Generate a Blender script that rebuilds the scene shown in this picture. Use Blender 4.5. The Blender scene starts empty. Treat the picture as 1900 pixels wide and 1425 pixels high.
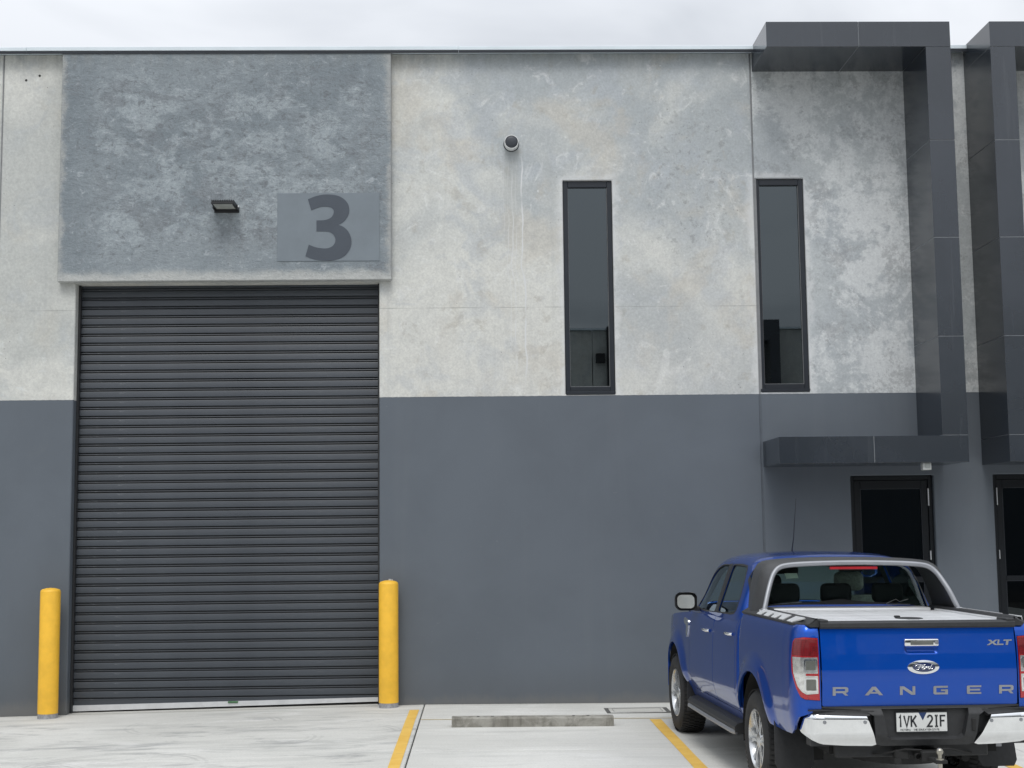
import bpy, bmesh, math, random
import numpy as np
from mathutils import Vector, Matrix, Euler
from mathutils.geometry import delaunay_2d_cdt

random.seed(7)
SC = bpy.context.scene
COL = SC.collection
R = math.radians

# ------------------------------------------------------------------ camera
cam_data = bpy.data.cameras.new('camera')
cam = bpy.data.objects.new('camera', cam_data)
COL.objects.link(cam)
SC.camera = cam
cam_data.sensor_width = 36.0
cam_data.lens = 2572.3 / 1900.0 * 36.0
cam_data.clip_end = 2000.0
PIT, YAW, ROL, CH, CD = 0.1050, 0.0250, -0.0110, 2.031, 16.659
Fv = Vector((math.sin(YAW)*math.cos(PIT), math.cos(YAW)*math.cos(PIT), math.sin(PIT)))
Rv = Vector((math.cos(YAW), -math.sin(YAW), 0))
Uv = Rv.cross(Fv)
R2 = Rv*math.cos(ROL) + Uv*math.sin(ROL)
U2 = Uv*math.cos(ROL) - Rv*math.sin(ROL)
M3 = Matrix((R2, U2, -Fv)).transposed()
cam.matrix_world = Matrix.Translation((0, -CD, CH)) @ M3.to_4x4()

# ------------------------------------------------------------------ sky (overcast) and sun
SUN_EL, SUN_AZ = R(56), R(188)      # azimuth: direction the light comes from, measured from +y clockwise
world = bpy.data.worlds.new('World')
SC.world = world
world.use_nodes = True
wn = world.node_tree.nodes
wl = world.node_tree.links
wn.clear()
w_out = wn.new('ShaderNodeOutputWorld')
w_bg = wn.new('ShaderNodeBackground')
w_bg.inputs['Strength'].default_value = 0.1
w_sky = wn.new('ShaderNodeTexSky')
w_sky.sky_type = 'NISHITA'
w_sky.sun_disc = False
w_sky.sun_elevation = SUN_EL
w_sky.sun_rotation = SUN_AZ
w_tc = wn.new('ShaderNodeTexCoord')
w_sep = wn.new('ShaderNodeSeparateXYZ')
wl.new(w_tc.outputs['Generated'], w_sep.inputs[0])
w_zc = wn.new('ShaderNodeMath'); w_zc.operation = 'MAXIMUM'; w_zc.inputs[1].default_value = 0.0
wl.new(w_sep.outputs['Z'], w_zc.inputs[0])
w_za = wn.new('ShaderNodeMath'); w_za.operation = 'ADD'; w_za.inputs[1].default_value = 0.12
wl.new(w_zc.outputs[0], w_za.inputs[0])
w_div = wn.new('ShaderNodeVectorMath'); w_div.operation = 'DIVIDE'
w_cmb = wn.new('ShaderNodeCombineXYZ')
for i in range(3): wl.new(w_za.outputs[0], w_cmb.inputs[i])
wl.new(w_tc.outputs['Generated'], w_div.inputs[0]); wl.new(w_cmb.outputs[0], w_div.inputs[1])
w_noise = wn.new('ShaderNodeTexNoise')
w_noise.inputs['Scale'].default_value = 1.15
w_noise.inputs['Detail'].default_value = 5.0
w_noise.inputs['Roughness'].default_value = 0.5
w_noise.inputs['Distortion'].default_value = 0.4
wl.new(w_div.outputs[0], w_noise.inputs['Vector'])
w_ramp = wn.new('ShaderNodeValToRGB')
w_ramp.color_ramp.elements[0].position = 0.36
w_ramp.color_ramp.elements[0].color = (6.6, 6.95, 7.5, 1)
w_ramp.color_ramp.elements[1].position = 0.58
w_ramp.color_ramp.elements[1].color = (9.3, 9.6, 10.1, 1)
wl.new(w_noise.outputs['Fac'], w_ramp.inputs[0])
# an overcast sky is up to three times brighter overhead than at the horizon
w_gr = wn.new('ShaderNodeMath'); w_gr.operation = 'MULTIPLY_ADD'
w_gr.inputs[1].default_value = 1.35; w_gr.inputs[2].default_value = 0.56
wl.new(w_zc.outputs[0], w_gr.inputs[0])
w_mul = wn.new('ShaderNodeVectorMath'); w_mul.operation = 'SCALE'
wl.new(w_ramp.outputs[0], w_mul.inputs[0]); wl.new(w_gr.outputs[0], w_mul.inputs['Scale'])
w_mix = wn.new('ShaderNodeMixRGB'); w_mix.inputs[0].default_value = 0.93
wl.new(w_sky.outputs[0], w_mix.inputs[1]); wl.new(w_mul.outputs[0], w_mix.inputs[2])
wl.new(w_mix.outputs[0], w_bg.inputs['Color'])
wl.new(w_bg.outputs[0], w_out.inputs[0])

sun_data = bpy.data.lights.new('sun', 'SUN')
sun_data.energy = 1.5
sun_data.angle = R(24)
sun_data.color = (1.0, 0.97, 0.93)
sun = bpy.data.objects.new('sun', sun_data)
COL.objects.link(sun)
sdir = Vector((math.sin(SUN_AZ)*math.cos(SUN_EL), math.cos(SUN_AZ)*math.cos(SUN_EL), math.sin(SUN_EL)))
sun.rotation_euler = sdir.to_track_quat('Z', 'Y').to_euler()

SC.view_settings.view_transform = 'Standard'
SC.view_settings.look = 'None'
SC.view_settings.exposure = 0.0
SC.view_settings.gamma = 1.0
SC.view_settings.use_curve_mapping = False
SC.render.engine = 'CYCLES'
SC.cycles.max_bounces = 8
SC.cycles.transparent_max_bounces = 12
SC.cycles.use_denoising = True

# ------------------------------------------------------------------ helpers: objects and meshes
def empty(name, loc=(0, 0, 0), rot=(0, 0, 0)):
    o = bpy.data.objects.new(name, None)
    COL.objects.link(o)
    o.location = loc
    o.rotation_euler = rot
    o.empty_display_size = 0.2
    return o

def tag(o, label=None, cat=None, group=None, kind=None):
    if label: o['label'] = label
    if cat: o['category'] = cat
    if group: o['group'] = group
    if kind: o['kind'] = kind
    return o

def link(name, me, parent=None, loc=None):
    o = bpy.data.objects.new(name, me)
    COL.objects.link(o)
    if parent is not None: o.parent = parent
    if loc is not None: o.location = loc
    return o

class MB:
    """collects shapes; build() links them as one mesh object"""
    def __init__(s): s.v = []; s.f = []
    def add(s, vs, fs):
        n = len(s.v)
        s.v += [tuple(p) for p in vs]
        s.f += [tuple(i + n for i in f) for f in fs]
        return s
    def box(s, x0, x1, y0, y1, z0, z1, bev=0.0, seg=1):
        bm = bmesh.new()
        bmesh.ops.create_cube(bm, size=1.0)
        for v in bm.verts:
            v.co = Vector(((x0+x1)/2 + v.co.x*(x1-x0), (y0+y1)/2 + v.co.y*(y1-y0), (z0+z1)/2 + v.co.z*(z1-z0)))
        if bev > 0:
            bmesh.ops.bevel(bm, geom=list(bm.edges), offset=bev, segments=seg, profile=0.5, affect='EDGES')
        bm.verts.index_update()
        s.add([v.co[:] for v in bm.verts], [[v.index for v in f.verts] for f in bm.faces])
        bm.free()
        return s
    def prism(s, poly, d0, d1, plane='xz'):
        """extrude a 2-D polygon between d0 and d1 along the missing axis"""
        n = len(poly)
        def P(a, b, d): return (a, d, b) if plane == 'xz' else ((d, a, b) if plane == 'yz' else (a, b, d))
        tri = tess(poly)
        vs = [P(a, b, d0) for a, b in poly] + [P(a, b, d1) for a, b in poly]
        fs = [tuple(t) for t in tri] + [tuple(i + n for i in reversed(t)) for t in tri]
        for i in range(n):
            j = (i + 1) % n
            fs.append((i, j, j + n, i + n))
        return s.add(vs, fs)
    def lathe(s, prof, c, axis='z', n=24, a0=0.0, a1=2*math.pi, cap=False):
        full = abs(a1 - a0 - 2*math.pi) < 1e-6
        m = n if full else n + 1
        vs = []
        for i in range(m):
            a = a0 + (a1 - a0)*i/n
            for r, h in prof:
                p, q = r*math.cos(a), r*math.sin(a)
                vs.append((c[0]+p, c[1]+q, c[2]+h) if axis == 'z' else ((c[0]+h, c[1]+p, c[2]+q) if axis == 'x' else (c[0]+p, c[1]+h, c[2]+q)))
        k = len(prof)
        fs = []
        for i in range(n):
            j = (i + 1) % m
            for q in range(k-1):
                fs.append((i*k+q, j*k+q, j*k+q+1, i*k+q+1))
        return s.add(vs, fs)
    def tube(s, pts, r, n=8, cap=True, flat=None):
        pts = [Vector(p) for p in pts]
        rs = r if isinstance(r, (list, tuple)) else [r]*len(pts)
        up = Vector((0, 0, 1))
        vs = []
        prev = None
        for i, p in enumerate(pts):
            t = (pts[min(i+1, len(pts)-1)] - pts[max(i-1, 0)]).normalized()
            if prev is None:
                a = t.cross(up)
                if a.length < 1e-3: a = t.cross(Vector((1, 0, 0)))
            else:
                a = prev - t*prev.dot(t)
            a.normalize(); prev = a
            b = t.cross(a)
            for k in range(n):
                an = 2*math.pi*k/n
                vs.append(p + a*math.cos(an)*rs[i] + b*math.sin(an)*rs[i]*(flat or 1.0))
        fs = []
        for i in range(len(pts)-1):
            for k in range(n):
                fs.append((i*n+k, i*n+(k+1) % n, (i+1)*n+(k+1) % n, (i+1)*n+k))
        if cap:
            fs.append(tuple(range(n-1, -1, -1)))
            fs.append(tuple(range((len(pts)-1)*n, len(pts)*n)))
        return s.add(vs, fs)
    def mesh(s, name, mat=None, smooth=None):
        me = bpy.data.meshes.new(name)
        me.from_pydata(s.v, [], s.f)
        bm = bmesh.new(); bm.from_mesh(me)
        bmesh.ops.recalc_face_normals(bm, faces=bm.faces)
        bm.to_mesh(me); bm.free()
        if smooth is not None:
            me.shade_smooth()
            me.set_sharp_from_angle(angle=R(smooth))
        if mat: me.materials.append(mat)
        me.update()
        return me
    def build(s, name, mat=None, parent=None, smooth=None):
        return link(name, s.mesh(name, mat, smooth), parent)

def inpoly(px, py, poly):
    """vectorised point in polygon"""
    px = np.asarray(px, float); py = np.asarray(py, float)
    r = np.zeros(px.shape, bool)
    n = len(poly)
    for i in range(n):
        x0, y0 = poly[i]; x1, y1 = poly[(i+1) % n]
        if y0 == y1: continue
        c = ((y0 > py) != (y1 > py)) & (px < (x1-x0)*(py-y0)/(y1-y0)+x0)
        r ^= c
    return r

def edge_dist(px, py, poly):
    d = np.full(np.shape(px), 1e9)
    n = len(poly)
    for i in range(n):
        x0, y0 = poly[i]; x1, y1 = poly[(i+1) % n]
        dx, dy = x1-x0, y1-y0
        L = dx*dx+dy*dy+1e-12
        t = np.clip(((px-x0)*dx+(py-y0)*dy)/L, 0, 1)
        d = np.minimum(d, np.hypot(px-x0-t*dx, py-y0-t*dy))
    return d

def densify(poly, g):
    out = []
    n = len(poly)
    for i in range(n):
        a = poly[i]; b = poly[(i+1) % n]
        k = max(1, int(math.ceil(math.hypot(b[0]-a[0], b[1]-a[1])/g)))
        for j in range(k):
            out.append((a[0]+(b[0]-a[0])*j/k, a[1]+(b[1]-a[1])*j/k))
    return out

def cdt(outline, holes, g):
    loops = [densify(outline, g)] + [densify(h, g) for h in holes] if g else [list(outline)] + [list(h) for h in holes]
    pts = []; edges = []
    for lp in loops:
        n0 = len(pts); pts += lp
        edges += [(n0+i, n0+(i+1) % len(lp)) for i in range(len(lp))]
    if g:
        xs = [p[0] for p in outline]; ys = [p[1] for p in outline]
        gx, gy = np.meshgrid(np.arange(min(xs)+g*.5, max(xs), g), np.arange(min(ys)+g*.5, max(ys), g))
        gx = gx.ravel(); gy = gy.ravel()
        k = inpoly(gx, gy, loops[0]) & (edge_dist(gx, gy, loops[0]) > g*.45)
        for h in loops[1:]:
            k &= ~inpoly(gx, gy, h) & (edge_dist(gx, gy, h) > g*.45)
        pts += list(zip(gx[k].tolist(), gy[k].tolist()))
    res = delaunay_2d_cdt([Vector(p) for p in pts], edges, [], 0, 1e-7)
    vs = [(v.x, v.y) for v in res[0]]
    tr = [tuple(f) for f in res[2]]
    cx = np.array([sum(vs[i][0] for i in t)/3 for t in tr]); cy = np.array([sum(vs[i][1] for i in t)/3 for t in tr])
    k = inpoly(cx, cy, loops[0])
    for h in loops[1:]: k &= ~inpoly(cx, cy, h)
    tr = [t for t, q in zip(tr, k) if q]
    return vs, tr, loops

def tess(poly):
    vs, tr, _ = cdt(poly, [], None)
    idx = []
    for v in vs:
        idx.append(min(range(len(poly)), key=lambda i: (poly[i][0]-v[0])**2+(poly[i][1]-v[1])**2))
    out = []
    for t in tr:
        q = [idx[i] for i in t]
        a, b, c = (poly[i] for i in q)
        if (b[0]-a[0])*(c[1]-a[1])-(b[1]-a[1])*(c[0]-a[0]) < 0: q.reverse()
        out.append(q)
    return out

def panel(name, fn, outline, holes=(), g=.04, lip=.015, mat=None, parent=None, out=None, off=0.0):
    """a curved sheet over a 2-D outline with holes; fn(a,b) -> point; edges turn inward by lip. out: a vector the face normals should point along"""
    vs, tr, loops = cdt(outline, list(holes), g)
    e = 1e-3
    def N(a, b):
        p = (Vector(fn(a+e, b))-Vector(fn(a-e, b))).cross(Vector(fn(a, b+e))-Vector(fn(a, b-e)))
        return p.normalized() if p.length > 1e-12 else Vector((0, 0, 1))
    sgn = 1.0
    mid = vs[len(vs)//2]
    if out is not None:
        o = out(mid) if callable(out) else Vector(out)
        if N(*mid).dot(o) < 0: sgn = -1.0
    P = [Vector(fn(a, b)) for a, b in vs]
    NN = [N(a, b)*sgn for a, b in vs]
    if off: P = [p+n*off for p, n in zip(P, NN)]
    fs = []
    for t in tr:
        a, b, c = (P[i] for i in t)
        nn = NN[t[0]]+NN[t[1]]+NN[t[2]]
        fs.append(t if (b-a).cross(c-a).dot(nn) > 0 else t[::-1])
    nmain = len(fs)
    V = list(P)
    nor = [[tuple(NN[i]) for i in f] for f in fs]
    if lip:
        for lp in loops:
            base = len(V)
            for a, b in lp:
                p = Vector(fn(a, b)); n = N(a, b)*sgn
                p = p + n*off
                V += [p, p-n*lip]
            k = len(lp)
            for i in range(k):
                j = (i+1) % k
                f = (base+2*i, base+2*i+1, base+2*j+1, base+2*j)
                q = (V[f[1]]-V[f[0]]).cross(V[f[3]]-V[f[0]])
                q = q.normalized() if q.length > 1e-12 else Vector((0, 0, 1))
                fs.append(f); nor.append([tuple(q)]*4)
    me = bpy.data.meshes.new(name)
    me.from_pydata([tuple(p) for p in V], [], fs)
    me.shade_smooth()
    if mat: me.materials.append(mat)
    me.update()
    if len(me.polygons) == len(nor):
        me.normals_split_custom_set([n for f in nor for n in f])
    return link(name, me, parent)

def spline(xs, ys):
    xs = np.array(xs, float); ys = np.array(ys, float)
    m = np.gradient(ys, xs)
    def f(x):
        x = min(max(x, xs[0]), xs[-1])
        i = min(max(int(np.searchsorted(xs, x))-1, 0), len(xs)-2)
        h = xs[i+1]-xs[i]; t = (x-xs[i])/h
        return float((2*t**3-3*t*t+1)*ys[i]+(t**3-2*t*t+t)*h*m[i]+(-2*t**3+3*t*t)*ys[i+1]+(t**3-t*t)*h*m[i+1])
    return f

def rrect(x0, x1, y0, y1, r, n=5):
    out = []
    for cx, cy, a in ((x1-r, y1-r, 0), (x0+r, y1-r, 90), (x0+r, y0+r, 180), (x1-r, y0+r, 270)):
        for i in range(n+1):
            t = R(a+90*i/n); out.append((cx+r*math.cos(t), cy+r*math.sin(t)))
    return out

def smooth_poly(pts, n=6, closed=True):
    """Catmull-Rom through points"""
    out = []; k = len(pts)
    rng = range(k) if closed else range(k-1)
    for i in rng:
        p = [Vector(pts[(i+d) % k] if closed else pts[min(max(i+d, 0), k-1)]) for d in (-1, 0, 1, 2)]
        for j in range(n):
            t = j/n
            out.append(tuple(.5*((2*p[1])+(p[2]-p[0])*t+(2*p[0]-5*p[1]+4*p[2]-p[3])*t*t+(3*p[1]-p[0]-3*p[2]+p[3])*t**3)))
    if not closed: out.append(tuple(pts[-1]))
    return out

# ------------------------------------------------------------------ helpers: materials
class NT:
    """small wrapper around a node tree"""
    def __init__(s, name):
        s.m = bpy.data.materials.new(name); s.m.use_nodes = True
        s.n = s.m.node_tree.nodes; s.l = s.m.node_tree.links
        s.b = s.n['Principled BSDF']; s.out = s.n['Material Output']
        s.tc = s.n.new('ShaderNodeTexCoord')
        s.xyz = None
    def put(s, inp, v):
        if isinstance(v, bpy.types.NodeSocket): s.l.new(v, inp)
        elif isinstance(v, (tuple, list)) and len(v) == 3 and inp.type == 'RGBA': inp.default_value = (*v, 1)
        else: inp.default_value = v
    def P(s, **kw):
        for k, v in kw.items(): s.put(s.b.inputs[k.replace('_', ' ')], v)
        return s
    @property
    def co(s): return s.tc.outputs['Object']
    def sep(s):
        if s.xyz is None:
            q = s.n.new('ShaderNodeSeparateXYZ'); s.l.new(s.co, q.inputs[0]); s.xyz = q.outputs
        return s.xyz
    def map(s, scale=(1, 1, 1), loc=(0, 0, 0), rot=(0, 0, 0)):
        q = s.n.new('ShaderNodeMapping')
        s.l.new(s.co, q.inputs[0]); q.inputs['Scale'].default_value = scale; q.inputs['Location'].default_value = loc; q.inputs['Rotation'].default_value = rot
        return q.outputs[0]
    def noise(s, scale, detail=4, rough=.55, dist=0.0, vec=None, col=False):
        q = s.n.new('ShaderNodeTexNoise')
        s.l.new(vec if vec is not None else s.co, q.inputs['Vector'])
        q.inputs['Scale'].default_value = scale; q.inputs['Detail'].default_value = detail
        q.inputs['Roughness'].default_value = rough; q.inputs['Distortion'].default_value = dist
        return q.outputs['Color' if col else 'Fac']
    def voro(s, scale, vec=None, feature='F1', out='Distance', rnd=1.0):
        q = s.n.new('ShaderNodeTexVoronoi'); q.feature = feature
        s.l.new(vec if vec is not None else s.co, q.inputs['Vector']); q.inputs['Scale'].default_value = scale
        q.inputs['Randomness'].default_value = rnd
        return q.outputs[out]
    def math(s, op, a, b=None, c=None, clamp=False):
        q = s.n.new('ShaderNodeMath'); q.operation = op; q.use_clamp = clamp
        s.put(q.inputs[0], a)
        if b is not None: s.put(q.inputs[1], b)
        if c is not None: s.put(q.inputs[2], c)
        return q.outputs[0]
    def step(s, v, a, b, lo=0.0, hi=1.0):
        q = s.n.new('ShaderNodeMapRange'); q.interpolation_type = 'SMOOTHSTEP'
        s.put(q.inputs[0], v); q.inputs[1].default_value = a; q.inputs[2].default_value = b
        q.inputs[3].default_value = lo; q.inputs[4].default_value = hi
        return q.outputs[0]
    def mix(s, fac, a, b, blend='MIX'):
        q = s.n.new('ShaderNodeMixRGB'); q.blend_type = blend
        s.put(q.inputs[0], fac); s.put(q.inputs[1], a); s.put(q.inputs[2], b)
        return q.outputs[0]
    def bump(s, h, strength=.3, dist=.01):
        q = s.n.new('ShaderNodeBump'); q.inputs['Strength'].default_value = strength; q.inputs['Distance'].default_value = dist
        s.l.new(h, q.inputs['Height']); s.l.new(q.outputs[0], s.b.inputs['Normal'])
        return s
    def rect(s, x0, x1, z0, z1):
        """signed distance (chebyshev) to a rectangle in x,z"""
        x, _, z = s.sep()[:3]
        dx = s.math('SUBTRACT', s.math('ABSOLUTE', s.math('SUBTRACT', x, (x0+x1)/2)), (x1-x0)/2)
        dz = s.math('SUBTRACT', s.math('ABSOLUTE', s.math('SUBTRACT', z, (z0+z1)/2)), (z1-z0)/2)
        return s.math('MAXIMUM', dx, dz)

def simple(name, col, rough=.5, metal=0.0, var=.12, scale=8.0, bump=0.0, bscale=200.0, **kw):
    t = NT(name)
    n = t.noise(scale, 5, .6)
    c = t.mix(t.step(n, .3, .7), tuple(v*(1-var) for v in col), tuple(min(1, v*(1+var)) for v in col))
    t.P(Base_Color=c, Roughness=t.math('ADD', rough-.04, t.math('MULTIPLY', t.noise(scale*3, 3), .08)), Metallic=metal, **kw)
    if bump: t.bump(t.noise(bscale, 3), bump, .002)
    return t.m

PAINT_Z = 3.64
GREY = (.113, .131, .153)

def wall_material(name, kind, seed):
    t = NT(name)
    mv = t.map(loc=(seed*3.1, seed*1.7, seed*2.3))
    x, y, z = t.sep()[:3]
    big = t.noise(.55, 4, .55, .6, mv)
    med = t.noise(1.9, 6, .62, .8, mv)
    fine = t.noise(38, 6, .7, 0, mv)
    speck = t.noise(9, 8, .75, .3, mv)
    if kind == 'light':
        c = t.mix(t.step(big, .38, .62), (.455, .462, .442), (.590, .585, .548))
        c = t.mix(t.math('MULTIPLY', t.step(med, .50, .68), .55), c, (.405, .425, .435))
        c = t.mix(t.math('MULTIPLY', t.step(t.noise(3.2, 7, .68, 1.2, t.map(loc=(seed, 4, 9))), .56, .74), .5), c, (0.630, 0.650, 0.650))
        c = t.mix(t.math('MULTIPLY', t.step(t.noise(1.3, 6, .62, .4, t.map(loc=(11, 3, 7))), .52, .70), .40), c, (.47, .445, .39))
    elif kind == 'main':
        # cooler and darker towards the upper right, as cast
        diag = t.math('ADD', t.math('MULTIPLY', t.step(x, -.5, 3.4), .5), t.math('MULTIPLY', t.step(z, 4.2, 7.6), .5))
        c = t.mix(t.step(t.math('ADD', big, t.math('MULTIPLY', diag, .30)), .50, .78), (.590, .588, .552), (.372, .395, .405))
        c = t.mix(t.math('MULTIPLY', t.step(med, .49, .62), .5), c, (.405, .430, .455))
        c = t.mix(t.math('MULTIPLY', t.step(t.noise(2.6, 8, .7, 1.5, t.map(loc=(seed, 4, 9))), .54, .66), .55), c, (.65, .655, .645))
        c = t.mix(t.math('MULTIPLY', t.step(t.noise(6.5, 9, .8, .6, t.map(loc=(2, seed, 3))), .60, .68), .35), c, (0.338, 0.348, 0.334))
        c = t.mix(t.math('MULTIPLY', t.step(z, 6.6, 3.8), .35), c, (.56, .55, .515))
        c = t.mix(t.math('MULTIPLY', t.step(t.noise(1.2, 6, .62, .4, t.map(loc=(11, 3, 7))), .50, .64), .45), c, (.49, .455, .395))
        c = t.mix(t.math('MULTIPLY', t.step(t.noise(3.4, 7, .7, .3, t.map(loc=(5, 9, 2))), .57, .68), .40), c, (.36, .335, .29))
        cl = t.math('MULTIPLY', t.step(t.math('ABSOLUTE', t.math('SUBTRACT', x, 2.65)), .75, .3), t.step(t.math('ABSOLUTE', t.math('SUBTRACT', z, 6.3)), 1.5, .5))
        c = t.mix(t.math('MULTIPLY', t.math('MULTIPLY', t.step(t.noise(10, 6, .75, .2, t.map(loc=(1, 1, 8))), .54, .62), cl), .6), c, (.25, .255, .25))
        nick = t.step(t.noise(15, 3, .6, .4, t.map(scale=(1, 1, 1.4), loc=(3, 8, 5))), .715, .75)
        c = t.mix(t.math('MULTIPLY', nick, .8), c, (.66, .67, .67))
    elif kind == 'patchy':
        c = t.mix(t.step(big, .3, .7), (0.473, 0.493, 0.492), (0.383, 0.406, 0.422))
        m2 = t.math('ADD', t.noise(1.3, 9, .72, .5, mv), t.math('MULTIPLY', t.math('SUBTRACT', speck, .5), .35))
        c = t.mix(t.math('MULTIPLY', t.step(m2, .455, .565), .70), c, (.625, .635, .630))
        m3 = t.math('ADD', t.noise(2.3, 10, .78, .3, t.map(loc=(7+seed, 2, 5))), t.math('MULTIPLY', t.math('SUBTRACT', t.noise(20, 7, .8), .5), .50))
        c = t.mix(t.math('MULTIPLY', t.step(m3, .53, .60), .52), c, (.285, .292, .298))
    else:   # 'blue': the trowelled, mottled header panel
        c = t.mix(t.step(t.noise(.8, 6, .55, .8, mv), .3, .7), (.192, .220, .240), (.255, .284, .303))
        dist = t.math('ADD', t.rect(-5.04, -1.03, 5.09, 8.0), t.math('MULTIPLY', t.math('SUBTRACT', t.noise(1.1, 6, .6, .5, t.map(loc=(2, 2, seed))), .5), 1.1))
        inner = t.step(dist, -.22, -.62)
        hs = t.map(scale=(1, 1, 1.35), loc=(seed, 0, 3))
        lightp = t.noise(2.1, 14, .78, .30, hs)
        c = t.mix(t.math('MULTIPLY', t.math('MULTIPLY', t.step(lightp, .46, .57), inner), .75), c, (.335, .370, .390))
        darkp = t.noise(1.5, 14, .74, .30, t.map(scale=(1, 1, 1.6), loc=(9, 1, seed)))
        c = t.mix(t.math('MULTIPLY', t.math('MULTIPLY', t.step(darkp, .52, .58), inner), .70), c, (.190, .208, .224))
        crk = t.noise(9, 12, .82, .5, t.map(loc=(4, seed, 4), scale=(1, 1, 1.25)))
        c = t.mix(t.math('MULTIPLY', t.math('MULTIPLY', t.step(crk, .52, .60), t.step(dist, -.05, -.45)), .75), c, (.150, .160, .172))
        c = t.mix(t.math('MULTIPLY', t.math('MULTIPLY', t.step(crk, .46, .38), t.step(lightp, .42, .54)), .55), c, (.46, .488, .515))
        ridge = t.math('ABSOLUTE', t.math('SUBTRACT', t.noise(1.0, 12, .68, .35, t.map(scale=(1, 1, 1.7), loc=(5, 5, 2))), .5))
        rm = t.math('MULTIPLY', t.step(ridge, .014, .0), t.step(t.noise(.8, 3, .5, 0, t.map(loc=(8, 0, 1))), .48, .62))
        c = t.mix(t.math('MULTIPLY', rm, .6), c, (.15, .155, .165))
        # paler warm margin along the edges of the formwork
        ed = t.math('ADD', t.rect(-5.04, -1.03, 5.09, 8.2), t.math('MULTIPLY', t.math('SUBTRACT', t.noise(2.4, 9, .75), .5), .40))
        c = t.mix(t.math('MULTIPLY', t.step(ed, -.10, .0), .7), c, (.40, .40, .385))
        ed = t.math('ADD', z, t.math('MULTIPLY', t.math('SUBTRACT', t.noise(1.6, 8, .7, .3, t.map(scale=(1, 1, .4))), .5), .30))
        c = t.mix(t.math('MULTIPLY', t.step(ed, 5.22, 5.08), .7), c, (.46, .465, .45))
    # fine grain, pin holes, darker cloudy stains, vertical wash marks
    c = t.mix(1.0, c, t.mix(t.step(fine, .25, .75), (.94, .95, .955), (1.17, 1.18, 1.18)), 'MULTIPLY')
    c = t.mix(1.0, c, t.mix(t.step(speck, .3, .7), (.93, .93, .935), (1.05, 1.05, 1.045)), 'MULTIPLY')
    ph = t.math('MULTIPLY', t.step(t.voro(13, mv), .10, .055), t.step(t.noise(1.7, 3, .5, 0, t.map(loc=(1, 2, seed*5))), .55, .66))
    c = t.mix(t.math('MULTIPLY', ph, .7), c, (.10, .10, .10))
    wash = t.noise(1.0, 6, .6, .2, t.map(scale=(7, 1, .28), loc=(seed, 0, 0)))
    c = t.mix(t.math('MULTIPLY', t.step(wash, .55, .75), .28 if kind != 'blue' else .12), c, (0.371, 0.383, 0.381))
    c = t.mix(t.math('MULTIPLY', t.math('MULTIPLY', t.step(z, 7.62, 7.9), t.step(t.noise(1.0, 6, .6, .2, t.map(scale=(9, 1, .4), loc=(seed, 3, 0))), .4, .65)), .35), c, (.27, .28, .27))
    if kind in ('main', 'light'):
        ln = t.math('ABSOLUTE', t.math('SUBTRACT', t.math('ADD', z, t.math('MULTIPLY', t.noise(2.0, 2), .01)), 4.728))
        c = t.mix(t.math('MULTIPLY', t.step(ln, .006, .0025), t.step(t.noise(1.7, 3), .38, .58, .05, .5)), c, (.20, .20, .19))
    if kind in ('main', 'patchy'):
        for (x0, x1, z0, z1) in ((1.064, 1.672, 3.66, 6.295), (3.413, 4.04, 3.67, 6.31)):
            d = t.rect(x0, x1, z0, z1)
            h = t.math('ADD', d, t.math('MULTIPLY', t.math('SUBTRACT', t.noise(3.5, 9, .75, .6, mv), .5), .52))
            c = t.mix(t.math('MULTIPLY', t.step(h, .10, -.02), .62), c, (0.640, 0.650, 0.650))
    if kind == 'main':
        # lime runs below the vent pipe
        wob = t.math('MULTIPLY', t.math('SUBTRACT', t.noise(1.6, 3, .5, 0, t.map(scale=(.2, 1, 1))), .5), .16)
        xs = t.math('ADD', x, wob)
        brk = t.step(t.noise(7, 5, .6, 0, t.map(scale=(3, 1, .35))), .34, .55)
        for xc, w, zlo, a in ((.40, .008, 4.0, .5), (.455, .010, 3.7, .75), (.50, .007, 4.6, .6), (.575, .014, 3.64, .95), (.345, .006, 5.3, .4)):
            q = t.step(t.math('ABSOLUTE', t.math('SUBTRACT', xs, xc)), w, w*.3)
            q = t.math('MULTIPLY', t.math('MULTIPLY', q, t.step(z, zlo, zlo+.5)), t.step(z, 6.68, 6.4))
            c = t.mix(t.math('MULTIPLY', t.math('MULTIPLY', q, brk), a), c, (0.640, 0.650, 0.650))
        q = t.math('MULTIPLY', t.step(t.math('ABSOLUTE', t.math('SUBTRACT', x, .44)), .13, .05), t.math('MULTIPLY', t.step(z, 5.4, 6.6), t.step(z, 6.72, 6.66)))
        c = t.mix(t.math('MULTIPLY', q, .4), c, (0.338, 0.348, 0.328))
    # painted dado
    pf = t.step(t.math('ADD', z, t.math('MULTIPLY', t.math('SUBTRACT', t.noise(14, 4), .5), .012)), PAINT_Z+.003, PAINT_Z-.003)
    pn = t.mix(t.step(t.noise(.7, 5, .6, .4, mv), .3, .7), tuple(v*.94 for v in GREY), tuple(v*1.06 for v in GREY))
    pn = t.mix(t.math('MULTIPLY', t.step(t.noise(2.0, 7, .7, .3, t.map(loc=(seed, 0, 4))), .6, .75), .18), pn, (.15, .16, .17))
    pn = t.mix(t.math('MULTIPLY', t.step(t.noise(1.0, 5, .6, .1, t.map(scale=(2.2, 1, .12), loc=(seed, 6, 0))), .52, .68), .20), pn, (.142, .158, .178))
    # scuffs, a darker tone towards the ground, splashed grime at the foot
    scf = t.math('MULTIPLY', t.step(t.noise(30, 4, .7, 0, t.map(scale=(.5, 1, 1.6))), .64, .72), t.step(t.noise(1.3, 2, .5, 0, t.map(loc=(4, 0, seed))), .54, .64))
    pn = t.mix(t.math('MULTIPLY', scf, .5), pn, (.30, .31, .32))
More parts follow.
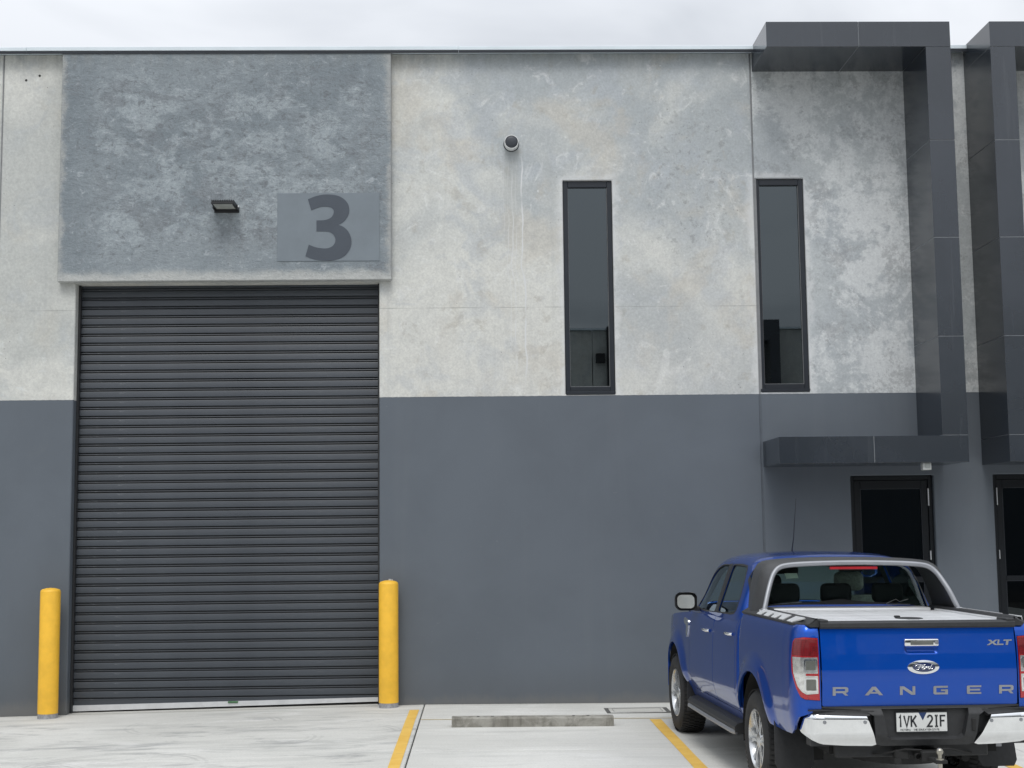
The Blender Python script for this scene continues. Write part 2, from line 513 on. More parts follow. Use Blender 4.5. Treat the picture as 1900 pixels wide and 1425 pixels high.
    foot_z = t.math('ADD', z, t.math('MULTIPLY', t.math('SUBTRACT', t.noise(4, 6, .7, 0, t.map(scale=(1, 1, .5))), .5), .25))
    pn = t.mix(t.step(foot_z, .55, .10, 0, .30), pn, (.088, .092, .094))  # darker towards the bottom
    pn = t.mix(t.step(foot_z, .14, -.02, 0, .55), pn, (.17, .165, .155))
    c = t.mix(pf, c, pn)
    t.P(Base_Color=c, Roughness=t.math('SUBTRACT', .88, t.math('MULTIPLY', pf, .36)))
    t.b.inputs['Specular IOR Level'].default_value = .35
    hgt = t.math('ADD', t.math('MULTIPLY', fine, .6), speck)
    if kind == 'blue': hgt = t.math('ADD', hgt, t.math('MULTIPLY', t.noise(2.2, 12, .72, .3, t.map(scale=(1, 1, 1.6), loc=(9, 1, seed))), 5.0))
    hgt = t.math('MULTIPLY', hgt, t.math('SUBTRACT', 1.0, t.math('MULTIPLY', pf, .7)))
    t.bump(hgt, .6 if kind == 'blue' else .35, .014 if kind == 'blue' else .007)
    return t.m

def slab_material(name, drive):
    t = NT(name)
    x, y, z = t.sep()[:3]
    big = t.noise(.5, 5, .55, .5)
    c = t.mix(t.step(big, .3, .7), (0.502, 0.502, 0.484), (0.604, 0.604, 0.587))
    br = t.noise(1.0, 7, .65, .3, t.map(scale=(.45, 6, 1)))
    c = t.mix(t.math('MULTIPLY', t.step(br, .45, .72), .5), c, (0.433, 0.433, 0.416))
    fl = t.noise(1.0, 8, .66, 1.0, t.map(scale=(.6, 2.6, 1), loc=(3, 1, 0), rot=(0, 0, .22)))
    c = t.mix(t.math('MULTIPLY', t.step(fl, .50, .68), .65 if drive else .35), c, (0.388, 0.393, 0.382))
    c = t.mix(t.math('MULTIPLY', t.step(t.noise(1.0, 8, .7, .8, t.map(scale=(.9, 2.4, 1), loc=(8, 2, 0), rot=(0, 0, -.15))), .54, .7), .5), c, (0.660, 0.660, 0.660))
    c = t.mix(1.0, c, t.mix(t.step(t.noise(60, 6, .7), .25, .75), (.9, .9, .9), (1.08, 1.08, 1.08)), 'MULTIPLY')
    if drive:
        # rubber arcs where vehicles turn in to the door
        for cx, cy, r0, ph in ((-2.2, -2.4, .55, 0.), (-1.55, -2.2, .7, 1.), (-4.1, -3.0, .6, 2.), (-3.3, -3.9, .8, 3.), (-4.6, -4.6, 1.2, 4.), (-3.0, -1.2, .8, 5.)):
            rr = t.math('SQRT', t.math('ADD', t.math('POWER', t.math('SUBTRACT', x, cx), 2), t.math('POWER', t.math('MULTIPLY', t.math('SUBTRACT', y, cy), 1.0), 2)))
            wv = t.math('SINE', t.math('MULTIPLY', rr, 85.0))
            band = t.math('MULTIPLY', t.step(t.math('ABSOLUTE', t.math('SUBTRACT', rr, r0)), .12, .04), t.step(wv, -.3, .5))
            msk = t.step(t.noise(1.3, 4, .6, 0, t.map(loc=(ph*2, ph, 0))), .46, .62)
            c = t.mix(t.math('MULTIPLY', t.math('MULTIPLY', band, msk), .30), c, (.20, .20, .20))
        c = t.mix(t.math('MULTIPLY', t.math('MULTIPLY', t.step(t.noise(1.0, 7, .7, .6, t.map(scale=(1.1, 3.2, 1), loc=(1, 6, 0))), .52, .66), t.step(y, -.2, -1.2)), .6), c, (.24, .245, .25))
    c = t.mix(t.math('MULTIPLY', t.step(t.voro(6), .035, .02), .6), c, (.10, .095, .09))
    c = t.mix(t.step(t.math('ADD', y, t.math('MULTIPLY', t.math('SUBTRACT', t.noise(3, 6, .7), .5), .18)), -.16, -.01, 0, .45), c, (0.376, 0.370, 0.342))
    c = t.mix(1.0, c, (1.06, 1.055, 1.03), 'MULTIPLY')
    t.P(Base_Color=c, Roughness=.82)
    t.b.inputs['Specular IOR Level'].default_value = .35
    t.bump(t.math('ADD', t.noise(80, 5, .7), t.math('MULTIPLY', br, .6)), .25, .004)
    return t.m

def paint_line_material():
    t = NT('yellow_line_paint')
    n = t.noise(30, 7, .75)
    c = t.mix(t.step(t.noise(3, 5, .6), .3, .7), (.66, .40, .07), (.74, .48, .11))
    wear = t.math('MULTIPLY', t.step(n, .60, .70), t.step(t.noise(2.2, 5, .7), .42, .65))
    c = t.mix(wear, c, (.45, .44, .41))
    c = t.mix(t.math('MULTIPLY', t.step(t.noise(9, 6, .7), .55, .7), .3), c, (.40, .30, .12))
    t.P(Base_Color=c, Roughness=.75)
    t.bump(n, .2, .003)
    return t.m

def cladding_material():
    t = NT('dark_cladding')
    c = t.mix(t.step(t.noise(.9, 5, .6, .3), .3, .7), (.017, .023, .032), (.025, .032, .043))
    st = t.noise(1.0, 6, .65, .2, t.map(scale=(9, 9, .5)))
    c = t.mix(t.math('MULTIPLY', t.step(st, .56, .75), .22), c, (.10, .11, .12))
    t.P(Base_Color=c, Roughness=t.math('ADD', .10, t.math('MULTIPLY', t.noise(2.5, 5), .16)))
    t.b.inputs['Specular IOR Level'].default_value = 1.0
    t.bump(t.noise(1.4, 2), .05, .02)
    return t.m

def shutter_material():
    t = NT('shutter_steel')
    x, y, z = t.sep()[:3]
    n = t.noise(1.2, 5, .6, .3, t.map(scale=(1, 1, .35)))
    c = t.mix(t.step(n, .3, .7), (.040, .047, .057), (.050, .058, .069))
    sc = t.math('MULTIPLY', t.step(t.noise(13, 6, .75, 0, t.map(scale=(.30, 1, 1.3))), .60, .72), t.step(t.noise(.8, 3, .5, 0, t.map(loc=(3, 0, 5))), .46, .58))
    c = t.mix(t.math('MULTIPLY', sc, .45), c, (.36, .37, .38))
    du = t.noise(5, 6, .7, 0, t.map(scale=(.4, 1, 2)))
    c = t.mix(t.math('MULTIPLY', t.step(du, .55, .75), .18), c, (.20, .20, .20))
    t.P(Base_Color=c, Roughness=.38)
    t.b.inputs['Specular IOR Level'].default_value = .6
    t.bump(t.noise(1.5, 2, .5, 0, t.map(scale=(.8, 1, 6))), .04, .02)
    return t.m

def glass_material(name, tint, ior=1.55, rough=0.0, back=None):
    t = NT(name)
    tr = t.n.new('ShaderNodeBsdfTransparent'); tr.inputs[0].default_value = (*tint, 1)
    gl = t.n.new('ShaderNodeBsdfGlossy'); gl.inputs['Roughness'].default_value = rough
    gl.inputs['Color'].default_value = (.84, .95, 1, 1)
    fr = t.n.new('ShaderNodeFresnel')
    geo = t.n.new('ShaderNodeNewGeometry')      # thin pane: the same reflectance from both sides
    t.l.new(t.math('MULTIPLY_ADD', geo.outputs['Backfacing'], 1.0/ior-ior, ior), fr.inputs['IOR'])
    mx = t.n.new('ShaderNodeMixShader')
    t.l.new(fr.outputs[0], mx.inputs[0]); t.l.new(tr.outputs[0], mx.inputs[1]); t.l.new(gl.outputs[0], mx.inputs[2])
    t.l.new(mx.outputs[0], t.out.inputs[0])
    return t.m

M = {}
M['wall_light'] = wall_material('concrete_light', 'light', 1)
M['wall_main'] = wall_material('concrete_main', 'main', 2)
M['wall_patchy'] = wall_material('concrete_patchy', 'patchy', 3)
M['wall_header'] = wall_material('concrete_header', 'blue', 4)
M['slab'] = slab_material('slab_concrete', False)
M['slab_drive'] = slab_material('driveway_concrete', True)
M['line'] = paint_line_material()
M['clad'] = cladding_material()
M['shutter'] = shutter_material()
M['sealant'] = simple('grey_sealant', (.20, .205, .21), .7)
M['portal_seal'] = simple('pale_sealant', (.20, .215, .23), .6)
M['sealant_dark'] = simple('painted_sealant', tuple(v*.85 for v in GREY), .6)
M['flash'] = simple('zinc_capping', (.66, .73, .77), .45, 0, .05, 2)
M['frame'] = simple('black_window_frame', (.014, .018, .025), .36, 0, .12, 3)
M['door_frame'] = simple('shaded_door_frame', (.004, .006, .009), .45, 0, .12, 3, Specular_IOR_Level=.3)  # canopy shade put into the colour, darker than the window frames
M['win_glass'] = glass_material('window_glass', (.10, .13, .15), 2.1)
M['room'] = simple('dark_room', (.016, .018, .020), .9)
M['door_glass'] = glass_material('door_glass', (.08, .10, .12), 1.5)
M['number_grey'] = simple('number_plate_grey', (.175, .205, .23), .6, 0, .05, 3)
M['number_dark'] = simple('number_dark_grey', (.060, .073, .092), .6, 0, .06, 3)
M['alu'] = simple('aluminium', (.62, .63, .64), .35, .85, .06, 6)
M['alu_white'] = simple('pale_bottom_bar', (.62, .63, .64), .45, .2, .08, 5)
M['yellow'] = simple('bollard_yellow', (.85, .485, .04), .5, 0, .08, 5, .12, 90)
M['base_grey'] = simple('bollard_base', (.30, .30, .31), .8, 0, .2, 30)
M['black_metal'] = simple('black_metal', (.02, .021, .023), .5)
M['lens_pale'] = simple('lamp_lens', (.42, .43, .40), .25)
M['pvc'] = simple('white_pvc', (.70, .71, .70), .35, 0, .05)
M['sensor'] = simple('pale_plastic', (.55, .57, .55), .5)
M['joint'] = simple('joint_filler', (.05, .05, .048), .9)
M['stop'] = (lambda t: (t.P(Base_Color=t.mix(t.step(t.noise(5, 8, .7, .5), .42, .66), t.mix(t.step(t.noise(1.0, 6, .7, .2, t.map(scale=(9, 1, 1.2))), .42, .62), (.235, .225, .195), (.155, .148, .125)), (.34, .33, .295)), Roughness=.92), t.bump(t.noise(45, 6, .75), .5, .006), t.m)[-1])(NT('old_concrete_kerb'))
M['earth'] = simple('far_ground', (.16, .155, .14), .95, 0, .2, .3)

# ------------------------------------------------------------------ ground
def gz(x, y=0.0):
    """the paving falls gently both ways from the joint beside the driveway"""
    if x < -.655: return -.0150*min(-.655-x, 5.6)
    return -.0060*min(x+.655, 9.0)

m = MB(); m.box(-400, 400, -400, 400, -.5, -.30)
tag(m.build('ground', M['earth']), kind='structure')
pav = empty('pavement')
tag(pav, kind='structure')
mb = MB()
xs = [-13.5, -6.255, -.655, 8.345, 13.5]
for i in range(4):
    a, b = xs[i], xs[i+1]
    mb.add([(a, .3, gz(a)-.03), (b, .3, gz(b)-.03), (b, -24.8, gz(b)-.03), (a, -24.8, gz(a)-.03)], [(0, 3, 2, 1)])
mb.build('joint_bed', M['joint'], pav)
XJ = [-13.5, -6.255, -.655, 4.95, 8.345, 13.5]
def slab(x0, x1, y0, y1, mat, gx0=.003, gx1=.003):
    g = .003
    bm = bmesh.new()
    a, b, c, d = x0+gx0, x1-gx1, y0+g, y1-g
    n = 8
    vt = {}
    X = [a+(b-a)*i/n for i in range(n+1)]
    e = .006
    rings = [(0, -.12), (0, -e), (e, 0)]
    per = [(0, 0), (1, 0), (1, 1), (0, 1)]
    mbx = MB()
    vs = []; fs = []
    top = [(a+e, c+e), (b-e, c+e), (b-e, d-e), (a+e, d-e)]
    mid = [(a, c), (b, c), (b, d), (a, d)]
    for P, dz in ((top, 0), (mid, -e), (mid, -.12)):
        vs += [(px, py, gz(px)+dz) for px, py in P]
    fs.append((0, 1, 2, 3))
    for k in (0, 4):
        for i in range(4):
            j = (i+1) % 4
            fs.append((k+i, k+4+i, k+4+j, k+j))
    mbx.add(vs, fs)
    bm.free()
    return mbx.build('slab', mat, pav)
for i in range(5):
    yj = [-24.8, -19, -13.4, -8.3, -3.46, .0] if XJ[i] > -1 else [-24.8, -19, -13.4, -8.4, -3.58, .0]
    for j in range(5):
        drv = XJ[i+1] < -.5
        slab(XJ[i], XJ[i+1], yj[j], yj[j+1], M['slab_drive'] if drv else M['slab'],
             .007 if abs(XJ[i]+.655) < .01 else .003, .007 if abs(XJ[i+1]+.655) < .01 else .003)
# apron inside the roller door opening
MB().add([(-4.84, .003, gz(-4.84)+.0), (-1.185, .003, gz(-1.185)+.0), (-1.185, .6, gz(-1.185)+.0), (-4.84, .6, gz(-4.84)+.0)], [(0, 1, 2, 3)]).build('apron', M['slab_drive'], pav)

def line(x0, x1, y0, y1, lab):
    m = MB()
    n = 6
    vs = []; fs = []
    for i in range(n+1):
        y = y0+(y1-y0)*i/n
        vs += [(x0+random.uniform(-.004, .004), y, gz(x0)+.004), (x1+random.uniform(-.004, .004), y, gz(x1)+.004)]
    for i in range(n): fs.append((2*i, 2*i+1, 2*i+3, 2*i+2))
    m.add(vs, fs)
    return tag(m.build('parking_line', M['line']), lab, 'line marking', 'yellow parking bay lines', 'structure')
line(-.805, -.700, -6.2, -.50, 'yellow parking line beside the driveway joint, nearest the bollard')
line(1.825, 1.945, -6.2, -1.46, 'yellow parking line running to the left of the blue pickup')
line(4.50, 4.62, -6.2, -1.46, 'yellow parking line on the far right, partly under the blue pickup')
MB().add([(-.690, -1.345, gz(-.69)+.004), (4.49, -1.42, gz(4.49)+.004), (4.49, -1.395, gz(4.49)+.004), (-.690, -1.315, gz(-.69)+.004)], [(0, 1, 2, 3)])
m = MB(); m.add([(-.645, -1.352, gz(-.645)+.004), (4.49, -1.425, gz(4.49)+.004), (4.49, -1.398, gz(4.49)+.004), (-.645, -1.325, gz(-.645)+.004)], [(0, 1, 2, 3)])
tag(m.build('parking_line', simple('faded_line', (.58, .47, .25), .8, 0, .2, 12)), 'thin faded yellow line across the bays behind the wheel stop', 'line marking', None, 'structure')

# ------------------------------------------------------------------ the warehouse
wh = empty('warehouse')
tag(wh, 'concrete panel warehouse with grey painted base and dark entrance portals', 'building')

def wall_panel(name, x0, x1, z0, z1, y0, y1, openings, mat, parent=wh):
    """a slab with rectangular openings: y0 front, y1 back"""
    xsx = sorted({x0, x1, *[min(max(o[i], x0), x1) for o in openings for i in (0, 1)]})
    zsx = sorted({z0, z1, *[min(max(o[i], z0), z1) for o in openings for i in (2, 3)]})
    def solid(i, j):
        if i < 0 or j < 0 or i >= len(xsx)-1 or j >= len(zsx)-1: return False
        cx, cz = (xsx[i]+xsx[i+1])/2, (zsx[j]+zsx[j+1])/2
        return not any(o[0] < cx < o[1] and o[2] < cz < o[3] for o in openings)
    vid = {}; vs = []; fs = []
    def V(x, y, z):
        k = (round(x, 5), round(y, 5), round(z, 5))
        if k not in vid: vid[k] = len(vs); vs.append(k)
        return vid[k]
    for i in range(len(xsx)-1):
        for j in range(len(zsx)-1):
            if not solid(i, j): continue
            a, b, c, d = xsx[i], xsx[i+1], zsx[j], zsx[j+1]
            fs.append((V(a, y0, c), V(b, y0, c), V(b, y0, d), V(a, y0, d)))
            fs.append((V(a, y1, c), V(a, y1, d), V(b, y1, d), V(b, y1, c)))
            if not solid(i-1, j): fs.append((V(a, y0, c), V(a, y0, d), V(a, y1, d), V(a, y1, c)))
            if not solid(i+1, j): fs.append((V(b, y0, c), V(b, y1, c), V(b, y1, d), V(b, y0, d)))
            if not solid(i, j-1): fs.append((V(a, y0, c), V(a, y1, c), V(b, y1, c), V(b, y0, c)))
            if not solid(i, j+1): fs.append((V(a, y0, d), V(b, y0, d), V(b, y1, d), V(a, y1, d)))
    bm = bmesh.new()
    bv = [bm.verts.new(v) for v in vs]
    for f in fs: bm.faces.new([bv[k] for k in f])
    bmesh.ops.recalc_face_normals(bm, faces=bm.faces)
    sharp = [e for e in bm.edges if len(e.link_faces) == 2 and e.calc_face_angle(0) > .5]
    bmesh.ops.bevel(bm, geom=sharp, offset=.009, segments=1, affect='EDGES')
    me = bpy.data.meshes.new(name); bm.to_mesh(me); bm.free()
    me.materials.append(mat)
    return link(name, me, parent)

TOP = 7.905
W1 = (1.064, 1.672, 3.655, 6.297)
W2 = (3.432, 4.040, 3.668, 6.312)
D1 = (4.490, 5.500, -1, 2.640)
MIR = 11.726
D2 = (MIR-D1[1], MIR-D1[0], -1, 2.640)
W3 = (MIR-W2[1], MIR-W2[0], 3.668, 6.312)
JG = .009
wall_panel('wall_panel', -13.0, -5.78-JG, -.4, TOP, 0, .18, [], M['wall_light'])
wall_panel('wall_panel', -5.78+JG, -4.842, -.4, TOP, 0, .18, [], M['wall_light'])
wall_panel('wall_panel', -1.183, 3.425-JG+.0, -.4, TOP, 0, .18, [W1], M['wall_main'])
wall_panel('wall_panel', 3.425+JG, MIR-3.425-JG, -.4, TOP, 0, .18, [W2, D1, D2, W3], M['wall_patchy'])
wall_panel('wall_panel', MIR-3.425+JG, 15.0, -.4, TOP, 0, .18, [], M['wall_main'])
# joint sealant behind the panel joints
for xj in (-5.78, 3.425, MIR-3.425):
    MB().box(xj-.03, xj+.03, .010, .06, PAINT_Z+.001, TOP).build('joint_sealant', M['sealant'], wh)
    MB().box(xj-.03, xj+.03, .010, .06, -.4, PAINT_Z).build('joint_sealant', M['sealant_dark'], wh)
# header panel above the roller door, hung proud of the jambs
wall_panel('header_panel', -5.035, -1.030, 5.055, TOP-.004, -.115, -.002, [], M['wall_header'])
MB().box(-4.842, -1.183, 0.0, .18, 5.05, TOP).build('lintel', M['wall_light'], wh)
MB().box(-13, 15, .18, 14, 7.3, 7.45).build('roof_deck', M['flash'], wh)
MB().box(-13, 15, 13.8, 14, -.4, 7.3).build('rear_wall', M['wall_light'], wh)
for xe in (-13, 14.8): MB().box(xe, xe+.2, .19, 13.79, -.4, 7.29).build('end_wall', M['wall_light'], wh)
# capping
cx = [-13.02, -5.47, -.20, 5.55, 10.5, 15.02]
for i in range(5):
    o = .002*(i % 2)
    MB().box(cx[i]+.0015, cx[i+1]-.0015, -.135-o, .22, TOP+.003, TOP+.050+o, .004).build('capping', M['flash'], wh)
    MB().box(cx[i]+.0015, cx[i+1]-.0015, -.128, -.120, TOP-.03, TOP+.002).build('capping_lip', M['frame'], wh)

# roller door
rdo = empty('roller_door'); rdo.parent = wh
for xg in (-4.838, -1.210): MB().box(xg, xg+.023, .12, .30, -.06, 5.05).build('guide_rail', M['black_metal'], rdo)
PITCH = .1117
def slat_mesh():
    h = PITCH
    prof = [(-.016, .0), (-.016, .010), (.013, .0125), (.0165, .017), (.0150, .022), (-.008, .0240), (-.016, .026), (-.016, .036), (.015, .0385),
            (.0195, .042), (.0185, .050), (.0185, h-.006), (.0165, h-.0015), (-.016, h)]
    vs = []; fs = []
    x0, x1 = -4.83, -1.193
    for x in (x0, x1):
        vs += [(x, .20-d, z) for d, z in prof]
    k = len(prof)
    for i in range(k-1): fs.append((i, k+i, k+i+1, i+1))
    me = bpy.data.meshes.new('slat'); me.from_pydata(vs, [], fs); me.shade_smooth(); me.set_sharp_from_angle(angle=R(25))
    me.materials.append(M['shutter'])
    return me
sm = slat_mesh()
for i in range(45):
    so_ = link('slat', sm, rdo, (0, random.uniform(-.0018, .0018), .070+i*PITCH)); so_.rotation_euler = (0, random.uniform(-.0004, .0004), 0)
b = MB(); b.add([(-4.83, .165, -.045), (-1.193, .165, .022), (-1.193, .215, .022), (-4.83, .215, -.045), (-4.83, .165, .022), (-1.193, .165, .071), (-1.193, .215, .071), (-4.83, .215, .022)],
                [(0, 1, 5, 4), (3, 2, 1, 0), (4, 5, 6, 7), (0, 4, 7, 3), (1, 2, 6, 5), (2, 3, 7, 6)])
bar = b.build('bottom_bar', M['alu_white'], rdo)
MB().add([(-4.83, .19, .0), (-1.193, .19, .05), (-1.193, .19, .09), (-4.83, .19, .09)], [(0, 1, 2, 3)]).build('bottom_flap', M['shutter'], rdo)
MB().box(-2.99, -2.87, .150, .166, .030, .050, .004).build('lock', simple('green_latch', (.05, .16, .06), .5), rdo)

for (hx, hz) in ((-5.503, 7.583), (-5.340, 7.640), (-5.835, 7.53)):
    MB().lathe([(.016, -.0015), (.012, -.0025), (0, -.001)], (hx, 0, hz), 'y', 12).build('anchor_hole', M['joint'], wh)

# windows
def window(op):
    x0, x1, z0, z1 = op
    f = MB(); y0, y1 = .030, .11
    w = .062
    f.box(x0+.004, x0+w, y0, y1, z0+.004, z1-.004, .004); f.box(x1-w, x1-.004, y0, y1, z0+.004, z1-.004, .004)
    f.box(x0+w, x1-w, y0+.002, y1, z1-w-.03+.012, z1-.004, .004); f.box(x0+w, x1-w, y0+.002, y1, z0+.035, z0+.095, .004)
    f.box(x0+.006, x1-.006, -.012, y1-.01, z0-.004, z0+.034, .004)
    fo = f.build('window', M['frame'], wh)
    MB().box(x0+w-.008, x1-w+.008, .068, .074, z0+.088, z1-w-.005).build('glass_pane', M['win_glass'], fo)
    b = MB(); 
    for (p, q) in ((x0+w-.004, x0+w+.004), (x1-w-.004, x1-w+.004)): b.box(p, q, y0+.012, .067, z0+.095, z1-w-.018)
    b.box(x0+w+.004, x1-w-.004, y0+.012, .067, z0+.093, z0+.100)
    b.build('glazing_bead', M['sealant'], fo)
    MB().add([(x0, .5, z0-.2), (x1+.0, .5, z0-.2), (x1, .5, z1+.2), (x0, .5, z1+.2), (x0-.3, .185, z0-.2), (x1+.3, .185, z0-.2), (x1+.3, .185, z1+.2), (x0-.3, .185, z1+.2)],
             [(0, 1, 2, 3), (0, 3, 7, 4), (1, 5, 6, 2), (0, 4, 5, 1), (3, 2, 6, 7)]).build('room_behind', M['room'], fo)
for op in (W1, W2, W3): window(op)

# entrance doors
def door(op, hinge_right):
    x0, x1, _, z1 = op
    z0 = gz((x0+x1)/2)+.012
    f = MB(); y0, y1 = .055, .15
    f.box(x0+.003, x0+.052, y0, y1, z0-.05, z1-.003, .004); f.box(x1-.052, x1-.003, y0, y1, z0-.05, z1-.003, .004); f.box(x0+.052, x1-.052, y0+.001, y1, z1-.055, z1-.003, .004)
    d = f.build('entrance_door', M['door_frame'], wh)
    l = MB(); a, b, c = x0+.056, x1-.056, z1-.060
    yl0, yl1 = .075, .118
    st = .078
    l.box(a, a+st, yl0, yl1, z0, c, .004); l.box(b-st, b, yl0, yl1, z0, c, .004)
    l.box(a+st, b-st, yl0+.001, yl1, c-.10, c, .003); l.box(a+st, b-st, yl0+.001, yl1, z0, z0+.18, .003); l.box(a+st, b-st, yl0+.001, yl1, 1.36, 1.42, .003)
    l.build('leaf_frame', M['door_frame'], d)
    for (p, q) in ((z0+.18, 1.36), (1.42, c-.10)):
        MB().box(a+st-.006, b-st+.006, .094, .100, p-.006, q+.006).build('glass_pane', M['door_glass'], d)
        g = MB(); g.box(a+st, a+st+.006, yl0+.004, .093, p, q); g.box(b-st-.006, b-st, yl0+.004, .093, p, q); g.box(a+st+.006, b-st-.006, yl0+.004, .093, q-.006, q); g.build('glazing_bead', M['frame'], d)
    xh = b+.001 if hinge_right else a-.001
    for (p, q) in ((2.27, 2.48), (1.62, 1.73)):
        MB().box(xh-.007, xh+.007, .040, .074, p, q, .003).build('hinge', M['alu'], d)
    xk = a+.04 if hinge_right else b-.04
    h = MB(); h.tube([(xk, .06, 1.02), (xk, .02, 1.02), (xk+(.12 if hinge_right else -.12), .015, 1.02)], .009, 8); h.box(xk-.025, xk+.025, .066, .075, .93, 1.09, .004)
    h.build('handle', M['alu'], d, 40)
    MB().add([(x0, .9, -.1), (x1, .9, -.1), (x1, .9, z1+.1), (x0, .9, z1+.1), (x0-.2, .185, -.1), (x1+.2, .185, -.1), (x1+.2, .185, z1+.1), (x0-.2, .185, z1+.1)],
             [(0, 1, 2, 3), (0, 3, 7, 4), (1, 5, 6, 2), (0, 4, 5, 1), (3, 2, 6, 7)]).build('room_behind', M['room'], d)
door(D1, True)
door(D2, False)

# clad portals
def portal(mx):
    X = (lambda x: x) if not mx else (lambda x: MIR-x)
    def bx(m, a, b, *r, **k):
        p, q = sorted((X(a), X(b)))
        m.box(p, q, *r, **k)
        return m
    DEP = -.900
    core = MB()
    bx(core, 3.4435, 5.6225, DEP+.0045, -.004, 7.6685, 7.9665)
    bx(core, 5.3335, 5.6225, DEP+.0045, -.004, 3.0, 7.70)
    bx(core, 3.4435, 5.6225, DEP+.0045, -.004, 2.7555, 3.0545)
    po = core.build('entrance_portal', M['portal_seal'], wh)
    g = .0045
    segs = [(3.440, 4.536-g, 7.665, 7.970), (4.536+g, 5.626, 7.665, 7.970)]
    zz = [7.665, 6.532, 5.370, 4.208, 3.062]
    for i in range(4): segs.append((5.330, 5.626, zz[i+1]+g, zz[i]-g))
    segs += [(3.440, 4.536-g, 2.752, 3.058), (4.536+g, 5.626, 2.752, 3.058)]
    for (a, b, c, d) in segs:
        jit = random.uniform(-.0015, .0015)
        bx(MB(), a, b, DEP+jit, -.002, c, d, bev=.0025).build('cladding_panel', M['clad'], po)
    return po
portal(False)
portal(True)

# ------------------------------------------------------------------ the facing warehouse across the yard (seen in the window and paint reflections)
ow = empty('facing_warehouse', (0, -25.0, 0))
tag(ow, 'facing warehouse across the yard, reflected in the windows and the truck', 'building')
OX = [-34, -26.5, -19, -11.5, -4.0, 3.5, 11.0, 18.5, 26, 34]
doors_o = [(-24.6, -20.6), (-9.6, -5.6), (5.4, 8.2), (20.4, 24.4)]
for i in range(9):
    ops = [(d[0], d[1], -1, 5.0) for d in doors_o if OX[i] < (d[0]+d[1])/2 < OX[i+1]]
    wp = wall_panel('wall_panel', OX[i]+.01, OX[i+1]-.01, -.4, 8.05, -.18, 0, ops, M['wall_light'], ow)
    MB().box(OX[i]+.01, OX[i+1]-.01, -.25, .06, 8.06, 8.12).build('capping', M['flash'], ow)
for d in doors_o:
    dd = empty('roller_door'); dd.parent = ow
    for k in range(10): MB().box(d[0]+.01, d[1]-.01, -.14, -.10, .02+k*.5, .51+k*.5).build('curtain', M['shutter'], dd)
for x0 in (-2.2, 8.75, -17.6, 27.0):
    pp = MB(); pp.box(x0, x0+.30, .005, .9, 3.0, 8.22); pp.build('entrance_portal', M['clad'], ow)
    MB().box(x0-1.9, x0-.002, .005, .9, 7.6, 8.22).build('portal_beam', M['clad'], ow)
    MB().box(x0-1.9, x0+.3, .005, .9, 2.7, 2.99).build('portal_canopy', M['clad'], ow)
MB().box(3.94, 4.06, .005, .13, -.1, 8.16).build('downpipe', M['black_metal'], ow)
MB().box(3.60, 3.87, .005, .20, 7.05, 7.33).build('junction_box', M['black_metal'], ow)
MB().box(-34, 34, -16, -.19, 7.2, 7.3).build('roof_deck', M['flash'], ow)
MB().box(-34, 34, -16.2, -16, -.4, 7.2).build('rear_wall', M['wall_light'], ow)

# ------------------------------------------------------------------ wall fittings
# unit number
sg = empty('unit_number_sign', (-1.788, -.116, 5.287))
tag(sg, 'grey rectangular unit number sign with dark 3 above roller door', 'sign')
MB().box(-.617, .617, -.006, 0, 0, .836, .001).build('backing', M['number_grey'], sg)
px3 = [(1012,158),(1090,129),(1180,117),(1270,128),(1330,160),(1365,205),(1374,255),(1365,300),(1340,340),(1310,365),(1278,382),(1320,398),(1360,433),(1385,480),(1394,530),(1385,580),(1355,630),(1310,665),(1250,685),(1180,692),(1100,685),(1040,671),(993,652),(1022,552),(1080,575),(1150,586),(1190,583),(1225,568),(1248,540),(1254,510),(1245,480),(1225,455),(1195,441),(1160,437),(1088,437),(1088,343),(1150,341),(1190,332),(1220,313),(1236,285),(1238,258),(1225,238),(1200,226),(1160,222),(1110,228),(1042,254)]
corner = {0, 10, 22, 23, 34, 35, 45}
def loop_round(pts, corner, n=4):
    out = []; k = len(pts)
    for i in range(k):
        p1, p2 = Vector(pts[i]), Vector(pts[(i+1) % k])
        p0 = Vector(pts[i-1]) if i not in corner else p1-(p2-p1)*.5
        p3 = Vector(pts[(i+2) % k]) if (i+1) % k not in corner else p2+(p2-p1)*.5
        if i in corner and (i+1) % k in corner: out.append(tuple(p1)); continue
        for j in range(n):
            t = j/n
            out.append(tuple(.5*((2*p1)+(p2-p0)*t+(2*p0-5*p1+4*p2-p3)*t*t+(3*p1-p0-3*p2+p3)*t**3)))
    return out
pts3 = [(-.617+(360+x/4.75-517)*1.234/188, .836-(340+y/4.75-362)*.836/124) for x, y in px3]
MB().prism(loop_round(pts3, corner), -.010, -.0075).build('numeral', M['number_dark'], sg)

# flood light
fl = empty('flood_light', (-3.015, -.116, 5.93))
tag(fl, 'small dark flood light with cooling fins beside the number sign', 'light')
MB().box(-.135, .135, -.305, .0, -.004, .022, .004).build('housing', M['black_metal'], fl)
MB().box(-.112, .112, -.285, -.045, -.0075, -.0035, .001).build('lens', M['lens_pale'], fl)
fin = MB().box(-.004, .004, -.300, -.02, 0, .026).mesh('fin', M['black_metal'])
for i in range(13): link('fin', fin, fl, (-.126+i*.021, 0, .022))
b = MB(); b.box(.136, .150, -.13, .0, -.02, .03, .003); b.box(-.150, -.136, -.13, .0, -.02, .03, .003); b.box(-.15, .15, -.010, .0, -.045, .035, .002); b.build('bracket', M['black_metal'], fl)
MB().lathe([(.012, 0), (.012, .012), (0, .012)], (.15, -.10, .01), 'x', 10).build('bolt', M['alu'], fl, 40)

